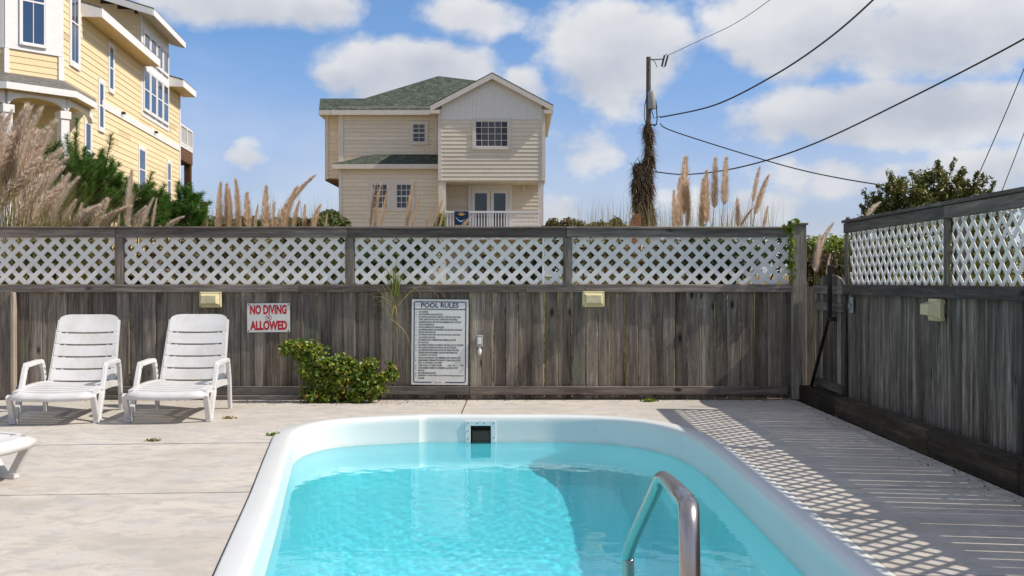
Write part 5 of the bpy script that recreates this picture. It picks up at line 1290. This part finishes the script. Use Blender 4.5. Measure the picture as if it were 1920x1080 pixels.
# ================================================================== THINGS ON THE FENCE
def text_mesh(body, size, bold=0.0, xs=1.0, space=1.0, ext=.0008, align='LEFT'):
    cu = bpy.data.curves.new('lettering', 'FONT'); cu.body = body; cu.size = size; cu.offset = bold; cu.extrude = ext; cu.align_x = align; cu.space_character = space
    cu.resolution_u = 3
    o = bpy.data.objects.new('tmp', cu); COL.objects.link(o); dg = bpy.context.evaluated_depsgraph_get(); dg.update()
    me = bpy.data.meshes.new_from_object(o.evaluated_get(dg)); bpy.data.objects.remove(o); bpy.data.curves.remove(cu)
    me.transform(Matrix.Scale(xs, 4, (1, 0, 0))); return me
def put_text(parent, body, x, z, height, width, mat, bold=0.0, y=-.0035, align='L'):
    """capital height and total width in metres"""
    me = text_mesh(body, 1.0, bold); co = np.empty(len(me.vertices) * 3, np.float32); me.vertices.foreach_get('co', co); co = co.reshape(-1, 3)
    x0, x1, y0, y1 = co[:, 0].min(), co[:, 0].max(), co[:, 1].min(), co[:, 1].max()
    sy = height / (y1 - y0); sx = width / (x1 - x0) if width else sy
    out = np.column_stack([(co[:, 0] - x0) * sx, -co[:, 2] * .5, (co[:, 1] - y0) * sy]); me.vertices.foreach_set('co', out.astype(np.float32).ravel()); me.update()
    me.materials.clear(); me.materials.append(M[mat]); return link('lettering', me, parent, (x, y, z))
plain('sign_red', (.55, .012, .025), .6, .3, var=.15, sc=20); plain('sign_navy', (.015, .020, .10), .6, .3); plain('sign_ink', (.06, .065, .085), .7, .2)
t = MT('sign_white', .5, .35); v = t.co('Object', (1, 1, 1)); t.color(t.mix(t.ramp(t.noise(v, 7, 5, .7), [(.45, 0.0), (.75, .7)]), (.74, .73, .67), (.60, .59, .52))); M['sign_white'] = t.m
def no_diving():
    a = at(462.5, 569, YB); b = at(543, 623.5, YB); w = b.x - a.x; h = a.z - b.z; Y = YB + .028
    root = empty('no_diving_sign', (a.x, Y, b.z), 0); root.rotation_euler = (0, R(-.6), 0); tag(root, 'white metal sign with red words NO DIVING ALLOWED on the back fence', 'sign')
    MB().box(0, w, -.003, .0, 0, h, .001).build('plate', M['sign_white'], root)
    put_text(root, 'NO DIVING', .032, h - .118, .100, w - .065, 'sign_red', .042)
    put_text(root, 'ALLOWED', .032, .022, .100, w - .062, 'sign_red', .042)
    m = MB(); c = Vector((w * .5, -.0036, h * .5)); r = .031; pts = [c + Vector((r * math.cos(t), 0, r * math.sin(t))) for t in np.linspace(0, 2 * math.pi, 21)]
    for i in range(20): m.bar(pts[i], pts[i + 1], .0006, .0045, (pts[i] + pts[i + 1]) / 2 - c)
    m.bar(c + Vector((-.022, -.0002, .022)), c + Vector((.022, -.0002, -.022)), .0006, .005, (1, 0, 1)); m.build('ban_ring', M['sign_red'], root)
    m = MB(); m.bar(c + Vector((-.014, .0002, .006)), c + Vector((.006, .0002, .004)), .0008, .006, (0, 0, 1)); m.bar(c + Vector((.004, .0003, .004)), c + Vector((.012, .0003, -.016)), .0008, .005, (1, 0, 0)); m.bar(c + Vector((.0, .0003, .004)), c + Vector((-.012, .0003, -.014)), .0008, .004, (1, 0, 0))
    m.bar(c + Vector((.004, .0001, .012)), c + Vector((.013, .0001, .014)), .0008, .007, (0, 0, 1)); m.build('diver_mark', M['sign_ink'], root)
    bolt = MB().lathe([(.007, 0), (.007, .002), (.004, .0035)], 8, Matrix.Rotation(R(90), 4, 'X')).mesh('bolt', M['dark_metal'])
    for x, z in ((.016, .016), (w - .016, .016), (.016, h - .014), (w - .016, h - .014)): link('bolt', bolt, root, (x, -.0035, z))
no_diving()
RULES = ['NO RUNNING.', 'NO BOISTEROUS OR ROUGH PLAY.', 'NO DIVING ALLOWED IN AREAS OF THE POOL LESS THAN', '5 FEET DEEP OR POOLS NOT APPROVED FOR DIVING.', 'CHILDREN SHOULD NOT USE THE SWIMMING POOL WITHOUT', 'ADULT SUPERVISION.',
         'ADULTS SHOULD NOT SWIM ALONE.', 'NO PERSONS UNDER THE INFLUENCE OF ALCOHOL OR DRUGS', 'SHOULD USE THE POOL.', 'NO PERSON WITH SKIN, EYE, EAR OR NASAL INFECTION', 'ALLOWED IN THE POOL.', 'NO PERSON WITH COMMUNICABLE DISEASE ALLOWED',
         'IN THE POOL.', 'NO ANIMALS OR PETS ALLOWED IN THE POOL OR ON THE DECK.', 'NO GLASS ALLOWED IN THE POOL OR ON THE DECK.', 'ALL PERSONS USING POOL DO SO AT THEIR OWN RISK.', 'OWNERS AND MANAGEMENT ARE NOT RESPONSIBLE FOR',
         'ACCIDENTS OR INJURIES.', 'POOL IS FOR PRIVATE USE. MEMBERS AND GUESTS ONLY.', 'MANAGEMENT RESERVES THE RIGHT TO DENY USE OF THE', 'POOL TO ANYONE AT ANY TIME.', 'THIS POOL IS OPEN FROM          A.M. TO          P.M.', 'THE MAXIMUM NUMBER OF SWIMMERS ALLOWED IN THE', 'POOL IS',
         'NO LIFEGUARD ON DUTY.', 'EMERGENCY TELEPHONE (in case of life-threatening emergency) IS', 'LOCATED']
def pool_rules():
    a = at(770.5, 561, YB); b = at(877, 721.5, YB); w = b.x - a.x; h = a.z - b.z; Y = YB + .024
    root = empty('pool_rules_sign', (a.x, Y, b.z)); root.rotation_euler = (0, R(.5), 0); tag(root, 'tall white sign with blue border and the heading POOL RULES on the back fence', 'sign')
    MB().box(0, w, -.003, .0, 0, h, .001).build('plate', M['sign_white'], root)
    e = .022; lw = .010; fr = MB(); y0, y1 = -.0042, -.0031; c = .022
    fr.box(e, e + lw, y0, y1, e + c, h - e - c); fr.box(w - e - lw, w - e, y0, y1, e + c, h - e - c)
    fr.box(e + c, w - e - c, y0, y1, h - e - lw, h - e); fr.box(e + c, w * .36, y0, y1, e, e + lw); fr.box(w * .60, w - e - c, y0, y1, e, e + lw); fr.box(e + lw, w - e - lw, y0, y1, h - .108, h - .099)
    for (cx, cz, t0) in ((e + c, e + c, 180), (w - e - c, e + c, 270), (w - e - c, h - e - c, 0), (e + c, h - e - c, 90)):
        for k in range(4):
            ta, tb = R(t0 + k * 22.5), R(t0 + (k + 1) * 22.5); pa = [(cx + q * math.cos(t), y1, cz + q * math.sin(t)) for q, t in ((c, ta), (c, tb), (c - lw, tb), (c - lw, ta))]; fr.prism(pa, (0, y0 - y1, 0))
    fr.build('border', M['sign_navy'], root)
    put_text(root, 'POOL RULES', w * .165, h - .088, .052, w * .66, 'sign_navy', .024)
    n = len(RULES); zt = h - .118; zb = .058; step = (zt - zb) / n
    for i, r in enumerate(RULES):
        wd = min(w * .80, len(r) * .0092); put_text(root, r, w * .125, zt - (i + 1) * step + .004, step * .66, wd, 'sign_ink', .028)
    put_text(root, 'PR-104', w * .42, .020, .012, .07, 'sign_ink', .0)
    for i in (0, 1, 2, 4, 6, 7, 9, 11, 13, 14, 15, 18, 19, 21, 22, 24, 25):
        MB().box(w * .075, w * .085, -.0042, -.0031, zt - (i + 1) * step + .004, zt - (i + 1) * step + .016).build('bullet', M['sign_ink'], root)
pool_rules()
plain('lamp_beige', (.66, .58, .33), .45, .4, var=.08); plain('lamp_glass', (.72, .64, .38), .25, .5, var=.1, sc=14); plain('back_plate', (.10, .085, .075), .8, .2, var=.3)
def wall_lamp(label, loc, rz):
    root = empty('wall_pack_light', loc, rz); tag(root, label, 'outdoor light', 'beige box lights on the fences'); w, h = .232, .165
    MB().box(-w / 2, w / 2, -.045, .0, -h / 2, h / 2, .008).build('housing', M['lamp_beige'], root)
    m = MB(); a, b = .098, .062; q = .070; p = .050
    f = [(-a, -.0455, -p), (a, -.0455, -p), (a, -.0455, p + .012), (-a, -.0455, p + .012)]; g = [(-a + .022, -.115, -p + .015), (a - .022, -.115, -p + .015), (a - .022, -.115, p - .008), (-a + .022, -.115, p - .008)]
    m.add(f + g, [(3, 2, 1, 0), (4, 5, 6, 7), (0, 1, 5, 4), (1, 2, 6, 5), (2, 3, 7, 6), (3, 0, 4, 7)]); m.build('lens', M['lamp_glass'], root)
    MB().lathe([(.075, .0), (.075, .014), (.06, .018)], 20, Matrix.Translation((.05, .012, .0)) @ Matrix.Rotation(R(90), 4, 'X')).build('round_box', M['back_plate'], root)
    sc = MB().lathe([(.006, -.001), (.006, .002), (.003, .003)], 8, Matrix.Rotation(R(90), 4, 'X')).mesh('screw', M['dark_metal'])
    for x in (-.104, .104):
        for z in (-.070, .070): link('screw', sc, root, (x, -.046, z))
p = at(394.5, 562, YB); wall_lamp('beige box light on the back fence above the second lounger', (p.x, YB + .030, p.z), 0)
p = at(1112.5, 561, YB); wall_lamp('beige box light on the back fence right of the pool rules sign', (p.x, YB + .030, p.z), 0)
YL_ = FPX * XR / (1752 - CX); p = at(1752, 581, YL_); wall_lamp('beige box light on the shaded right fence, seen from its side', (XR + .036, YL_, p.z), R(-90))
plain('grey_plastic', (.34, .34, .34), .5, .4)
def outlet():
    p = at(899, 640, YB); root = empty('outlet_box', (p.x, YB + .035, p.z)); tag(root, 'small grey weatherproof outlet box with a bulb below, right of the pool rules sign', 'outlet box')
    MB().box(-.036, .036, -.042, .0, -.058, .066, .006).build('cover', M['grey_plastic'], root)
    MB().box(-.020, .020, -.05, -.0425, -.03, .04, .004).build('flap', M['lattice'], root)
    MB().lathe([(.010, -.145), (.020, -.125), (.022, -.100), (.014, -.075), (.012, -.058)], 12, Matrix.Translation((.002, -.024, 0))).build('bulb', M['lattice'], root)
    p2 = at(1591, 572, FPX * XR / (1591 - CX)); r2 = empty('gate_switch', (XR + .036, p2.y, p2.z)); tag(r2, 'small grey metal switch plate at the gate end of the right fence', 'switch plate')
    MB().box(-.012, .0, -.045, .045, -.075, .075, .003).build('plate', M['grey_plastic'], r2)
    MB().box(-.035, -.012, -.015, .035, -.030, .015, .004).build('toggle', M['steel_dull'], r2)
plain('steel_dull', (.45, .45, .45), .4, .5, .8)
outlet()
# ================================================================== POOL HANDRAIL
t = MT('steel', .20, .5, 1.0); t.color((.46, .40, .37)); v = t.geo(); t.b.inputs['Roughness'].default_value = .28; t.bump(t.noise(v, 300, 2), .02, .001); M['steel'] = t.m
def handrail():
    K = [(.385, 2.46, .0), (.385, 2.46, .40), at(1292, 985, 2.50), at(1288, 945, 2.62), at(1270, 922, 2.85), at(1249, 899, 3.75), at(1238, 898, 3.92), at(1226, 925, 4.0), at(1180, 1030, 4.26), at(1178, 1075, 4.30), (.425, 4.31, -.35), (.425, 4.31, -1.25)]
    K = [Vector(k) for k in K]; P = []
    for i in range(len(K) - 1): P.append(K[i]); 
    pts = catmull([tuple(k) for k in K], 7, False)
    root = empty('pool_handrail', (.385, 2.46, 0)); tag(root, 'bent stainless steel handrail rising from the deck and running down into the pool', 'handrail'); o = Vector(root.location)
    MB().tube([q - o for q in pts], .0238, 20).build('rail', M['steel'], root)
    MB().lathe([(.055, .0005), (.055, .012), (.03, .022)], 20).build('escutcheon', M['steel'], root)
handrail()
# ================================================================== LOUNGERS
t = MT('resin_white', .42, .4); v = t.co('Object', (1, 1, 1), True); t.color(t.mix(t.ramp(t.noise(v, 5, 6, .7), [(.42, 0.0), (.70, .8)]), (.65, .635, .62), (.53, .50, .455))); t.b.inputs['Subsurface Weight'].default_value = 0.0; M['resin'] = t.m
def make_lounger():
    root = empty('sun_lounger', (0, 0, 0))
    W2 = .335
    # seat: slats across, slightly dished, front rim curls down; local y = 0 at the foot end
    def slat(name, y0, y1, zf, hw, th=.016, wave=.012, rim=0.0):
        m = MB(); n = 14; vs = []
        for j, y in enumerate((y0, y1)):
            for i in range(n + 1):
                x = -hw + 2 * hw * i / n; z = zf(y) - wave * (1 - (x / hw) ** 2); vs.append((x, y, z))
        k = n + 1
        for j, y in enumerate((y0, y1)):
            for i in range(n + 1):
                x = -hw + 2 * hw * i / n; z = zf(y) - wave * (1 - (x / hw) ** 2); vs.append((x, y, z - th))
        fs = []
        for i in range(n):
            fs += [(i, i + 1, k + i + 1, k + i), (2 * k + i + 1, 2 * k + i, 3 * k + i, 3 * k + i + 1), (i + 1, i, 2 * k + i, 2 * k + i + 1), (k + i, k + i + 1, 3 * k + i + 1, 3 * k + i)]
        fs += [(0, k, 3 * k, 2 * k), (k - 1, 3 * k - 1, 4 * k - 1, 2 * k - 1)]
        m.add(vs, fs); return m.build(name, M['resin'], root)
    zf = lambda y: .285 + .020 * math.sin((y - .15) * 3.0) - .035 * max(0, (.06 - y) / .06) ** 1.5
    # foot-end lip
    ys = [.05 + i * .1185 for i in range(10)]
    for i, y in enumerate(ys): slat('seat_slat', y, y + .099, zf, W2 - .045)
    m = MB(); n = 16; pts = []
    for i in range(n + 1):                               # rounded front edge, wide rim that curls down
        a = math.pi * i / n; pts.append((-(W2) * math.cos(a) if abs(math.cos(a)) < .8 else -W2 * math.copysign(1, math.cos(a)), 0, 0))
    fr = [(-W2, .13), (-W2, .03), (-W2 + .03, .0), (-.2, -.018), (0, -.024), (.2, -.018), (W2 - .03, .0), (W2, .03), (W2, .13)]
    inn = [(-W2 + .05, .13), (-W2 + .05, .06), (-W2 + .07, .052), (-.2, .048), (0, .046), (.2, .048), (W2 - .07, .052), (W2 - .05, .06), (W2 - .05, .13)]
    dish = lambda x: -.012 * (1 - (x / W2) ** 2)
    vs = []; k = len(fr)
    for (x, y) in fr: vs.append((x, y, .262 + dish(x)))
    for (x, y) in inn: vs.append((x, y, .286 + dish(x)))
    for (x, y) in fr: vs.append((x, y + .004, .222 + dish(x)))
    for (x, y) in fr: vs.append((x * .985, y + .02, .222 + dish(x)))
    fs = []
    for i in range(k - 1): fs += [(i, i + 1, k + i + 1, k + i), (2 * k + i, 2 * k + i + 1, i + 1, i), (3 * k + i, 3 * k + i + 1, 2 * k + i + 1, 2 * k + i)]
    m.add(vs, fs, True); m.build('foot_rim', M['resin'], root)
    for s in (-1, 1):                                    # side rails of the seat
        x0, x1 = (W2 - .047, W2) if s > 0 else (-W2, -W2 + .047)
        q = MB(); ny = 12
        for j in range(ny):
            ya, yb = .128 + 1.16 * j / ny, .128 + 1.16 * (j + 1) / ny
            vs = [(x, y, zf(y) + dz) for y in (ya, yb) for (x, dz) in ((x0, -.05), (x1, -.05), (x1, .006), (x0, .006))]
            q.add(vs, [(0, 1, 5, 4), (1, 2, 6, 5), (2, 3, 7, 6), (3, 0, 4, 7)] + ([(3, 2, 1, 0)] if j == 0 else []) + ([(4, 5, 6, 7)] if j == ny - 1 else []))
        q.build('side_rail', M['resin'], root)
        # V-shaped front leg, arm and long rear leg, one moulded frame
        X = s * (W2 + .014); t_ = .040
        def strip(pts, wid, name, xw=t_):
            mm = MB()
            for i in range(len(pts) - 1):
                a = Vector((X, pts[i][0], pts[i][1])); b = Vector((X, pts[i + 1][0], pts[i + 1][1])); d = (b - a).normalized(); mm.bar(a - d * wid * .12, b + d * wid * .12, xw, wid, Vector((0, -d.z, d.y)), .005)
            return mm.build(name, M['resin'], root)
        strip([(.07, .250), (.20, .020)], .052, 'front_leg', .046); strip([(.255, .020), (.42, .255)], .050, 'front_leg', .045)
        MB().box(X - .027, X + .027, .165, .290, .0, .040, .006).build('foot', M['resin'], root)
        strip([(.42, .262), (.54, .455), (.58, .478)], .058, 'arm_post'); strip([(.575, .484), (.96, .492), (1.06, .475)], .040, 'arm_rest', .056)
        strip([(1.05, .480), (1.115, .43), (1.165, .28), (1.205, .0)], .060, 'rear_leg', .034)
        hm = MB().box(X - s * .018 - .003, X - s * .018 + .003, 0, .016, 0, .016).mesh('notch_hole', M['dark_metal'])
        for (yy, z) in ((1.120, .40), (1.137, .35), (1.155, .30)): link('notch_hole', hm, root, (-s * .0006, yy - .008, z))
    # backrest, hinged at the rear of the seat, five slats in a rounded frame
    bk = empty('backrest', (0, 1.13, .285)); bk.parent = root; bk.rotation_euler = (R(-27), 0, 0)
    H = .715; wb = lambda v: .300 - .022 * (v / H)
    segs = [(.018, .128), (.146, .256), (.274, .384), (.402, .512), (.530, H)]
    for (a, b) in segs:
        m = MB(); n = 14; top = b == H; rows = [a, b] if not top else [a, a + .07, a + .13, a + .165, H]
        vs = []
        for y_ in (0, .015):
            for v in rows:
                for i in range(n + 1):
                    tt = i / n * 2 - 1; ww = wb(v) - .002; vv = v
                    if top and v > H - .06: vv = v - .030 * abs(tt) ** 7
                    vs.append((tt * ww * (1 - (.04 * abs(tt) if top and v == H else 0)), y_ + .020 * (1 - tt * tt), vv + (.006 * (1 - tt * tt) if top and v == H else 0)))
        k = n + 1; nr = len(rows); off = nr * k; fs = []
        for r in range(nr - 1):
            for i in range(n): fs += [(r * k + i, r * k + i + 1, (r + 1) * k + i + 1, (r + 1) * k + i), (off + r * k + i + 1, off + r * k + i, off + (r + 1) * k + i, off + (r + 1) * k + i + 1)]
        for i in range(n): fs += [(i + 1, i, off + i, off + i + 1), ((nr - 1) * k + i, (nr - 1) * k + i + 1, off + (nr - 1) * k + i + 1, off + (nr - 1) * k + i)]
        for r in range(nr - 1): fs += [(r * k, (r + 1) * k, off + (r + 1) * k, off + r * k), ((r + 1) * k - 1 + k, r * k + k - 1, off + r * k + k - 1, off + (r + 1) * k + k - 1)]
        m.add(vs, fs, False); m.build('back_slat', M['resin'], bk)
    for s in (-1, 1):
        m = MB(); pts = [Vector((s * (wb(v) - .014), .022, v)) for v in np.linspace(.0, H - .06, 8)]
        for i in range(7): m.bar(pts[i], pts[i + 1], .052, .034, (0, 1, 0), .0)
        m.build('back_frame', M['resin'], bk)
        m = MB(); m.bar((s * .20, .03, .02), (s * .20, .03, H * .9), .022, .02, (0, 1, 0)); m.build('rear_rib', M['resin'], bk)
    return root
def copy_tree(o, parent=None):
    c = o.copy(); COL.objects.link(c); c.parent = parent
    for ch in [q for q in bpy.data.objects if q.parent == o]: copy_tree(ch, c)
    return c
L1 = make_lounger(); tag(L1, 'white plastic sun lounger left of the other one before the back fence, backrest raised', 'sun lounger', 'white plastic sun loungers')
spots = [((-4.03, 9.54), 8), ((-3.08, 9.65), 4), ((-3.06, 6.64), 80)]
labs = [None, 'white plastic sun lounger nearest the NO DIVING sign, backrest raised', 'white plastic sun lounger of which only the rounded foot end enters at the left edge']
for i, ((x, y), a) in enumerate(spots):
    o = L1 if i == 0 else copy_tree(L1)
    o.location = (x, y, .001); o.rotation_euler = (0, 0, R(a))
    if labs[i]: o['label'] = labs[i]
# ================================================================== UTILITY POLE AND WIRES
YPOLE = 58.0
def pole():
    k = YPOLE / FPX; base = at(1216, 470, YPOLE); root = empty('utility_pole', (base.x, YPOLE, 1.2)); tag(root, 'wooden utility pole wrapped in dead vines with a transformer and wires', 'utility pole'); o = Vector(root.location)
    q = lambda px, py, dy=0: at(px, py, YPOLE) - o + Vector((0, dy, 0))
    MB().tube([q(1216, 500), q(1216, 300), q(1216, 107)], [.17, .15, .12], 14).build('pole', M['bark_grey'], root)
    m = MB(); c = q(1222, 0); top = q(1222, 172).z; bot = q(1222, 205).z
    m.lathe([(.20, bot), (.22, bot + .04), (.22, top - .05), (.17, top), (.05, top + .06)], 18, Matrix.Translation((c.x, -.10, 0))); m.build('transformer', M['grey_plastic'], root)
    m = MB(); m.bar(q(1216, 112), q(1243, 111), .05, .05); m.build('bracket_arm', M['bark_grey'], root)
    for a, b in (((1241, 124), (1246, 104)), ((1247, 124), (1252, 105))):
        MB().tube([q(*a), q(*b)], .05, 8).build('insulator', M['dark_metal'], root)
    m = MB(); m.tube([q(1241, 124), q(1245, 126), q(1247, 124)], .02, 5); m.tube([q(1246, 104), q(1250, 102), q(1252, 105)], .02, 5); m.tube([q(1221, 110), q(1228, 116), q(1232, 126)], .02, 5); m.build('jumper_wire', M['black_metal'], root)
    m = MB(); m.tube([q(1212, 180, -.2), q(1208, 200, -.2), q(1207, 220, -.2), q(1212, 240, -.1)], .022, 5); m.tube([q(1226, 176, -.2), q(1230, 200, -.2), q(1232, 225), q(1230, 234), q(1222, 233)], .03, 5); m.tube([q(1219, 180, -.25), q(1220, 205, -.25), q(1226, 222), q(1238, 218)], .025, 5); m.tube([q(1218, 232, -.1), q(1228, 236), q(1232, 232)], .03, 5)
    m.build('drop_cable', M['black_metal'], root)
    rng = np.random.default_rng(5)
    def vine(name, cx, y0, y1, r0, r1, n):
        t_ = rng.random(n); py = y0 + (y1 - y0) * t_; rr = (r0 + (r1 - r0) * t_) * k * (1 + .35 * np.sin(t_ * 23)); th = rng.random(n) * 2 * math.pi
        c = np.array([np.array(q(cx + 1.5 * math.sin(p_ * .05), p_)) for p_ in py]); P = c + np.column_stack([np.cos(th), np.sin(th), np.zeros(n)]) * (rr * rng.uniform(.4, 1.05, n))[:, None]
        d = np.column_stack([rng.normal(0, .5, n), rng.normal(0, .5, n), rng.normal(-.6, .6, n)]); V, F = strands(P, d, rng.uniform(.25, .75, n), .035, 4, .5, rng)
        link(name, np_mesh(name, V, F, M['vine_dry']), root)
    vine('vines', 1216, 232, 430, 6, 10, 4300); vine('vines', 1197, 305, 430, 8, 12, 2900)
    MB().tube([q(1196, 500), q(1197, 310)], .12, 8).build('vine_stump', M['bark'], root)
    return root
pole()
def wire(label, pts, r, sag=0):
    P = catmull([tuple(at(x, y, Y)) for x, y, Y in pts], 10, False); o = P[0].copy()
    ob = MB().tube([p - o for p in P], r, 6).build('power_line', M['black_metal'], None, loc=o); tag(ob, label, 'power line', 'overhead wires')
wire('thick overhead cable climbing from the pole to the top edge of the picture', [(1238, 220, 58), (1340, 197, 53), (1450, 142, 48), (1550, 75, 44), (1645, -8, 40), (1760, -130, 35)], .037)
wire('overhead cable running from the pole down to the right towards the dark bush', [(1238, 232, 58), (1262, 246, 57), (1400, 290, 55), (1520, 323, 53), (1660, 348, 50), (1800, 362, 47)], .029)
wire('lowest overhead cable sagging from the vines, then rising to the right edge', [(1228, 322, 58), (1290, 327, 56), (1390, 313, 52), (1520, 272, 48), (1700, 187, 43), (1925, 70, 38), (2100, -40, 34)], .033)
wire('thin faint wire rising from the pole top insulators', [(1252, 104, 58), (1320, 72, 54), (1380, 43, 50), (1450, -5, 46), (1560, -90, 40)], .014)
wire('steep thin guy wire left of the other, over the right fence', [(1832, 334, 40), (1880, 225, 38), (1928, 110, 36), (1990, -40, 34)], .018)
wire('steep thin guy wire at the right edge, over the right fence', [(1877, 362, 40), (1905, 290, 39), (1935, 210, 38), (2000, 40, 36)], .016)
def posts_behind():
    a = at(380.5, 378, 26); root = empty('timber_post', (a.x, 26, .5)); tag(root, 'square brown timber post standing behind the back fence left of the tan plumes', 'post')
    MB().box(-.075, .075, 0, .15, 0, a.z - .5, .005).build('post', M['wood_brown'], root)
    a = at(1192, 400, 24); root = empty('broken_board', (a.x, 24, .5)); tag(root, 'orange brown broken board upright at the foot of the vine covered pole', 'board')
    MB().prism([(-.12, 0, 0), (.12, 0, 0), (.12, 0, a.z - .5 - .14), (.10, 0, a.z - .5), (-.06, 0, a.z - .5 - .03), (-.12, 0, a.z - .5 - .18)], (0, .03, 0)).build('board', M['wood_orange'], root)
    r = empty('rope_line', (0, 0, 0)); bpy.data.objects.remove(r)
    wire('slack thin line from the brown timber post over the tan plumes', [(372, 409, 25), (400, 414, 24), (440, 424, 22), (475, 428, 20)], .012)
plain('wood_orange', (.38, .19, .09), .8, .2, var=.2)
posts_behind()
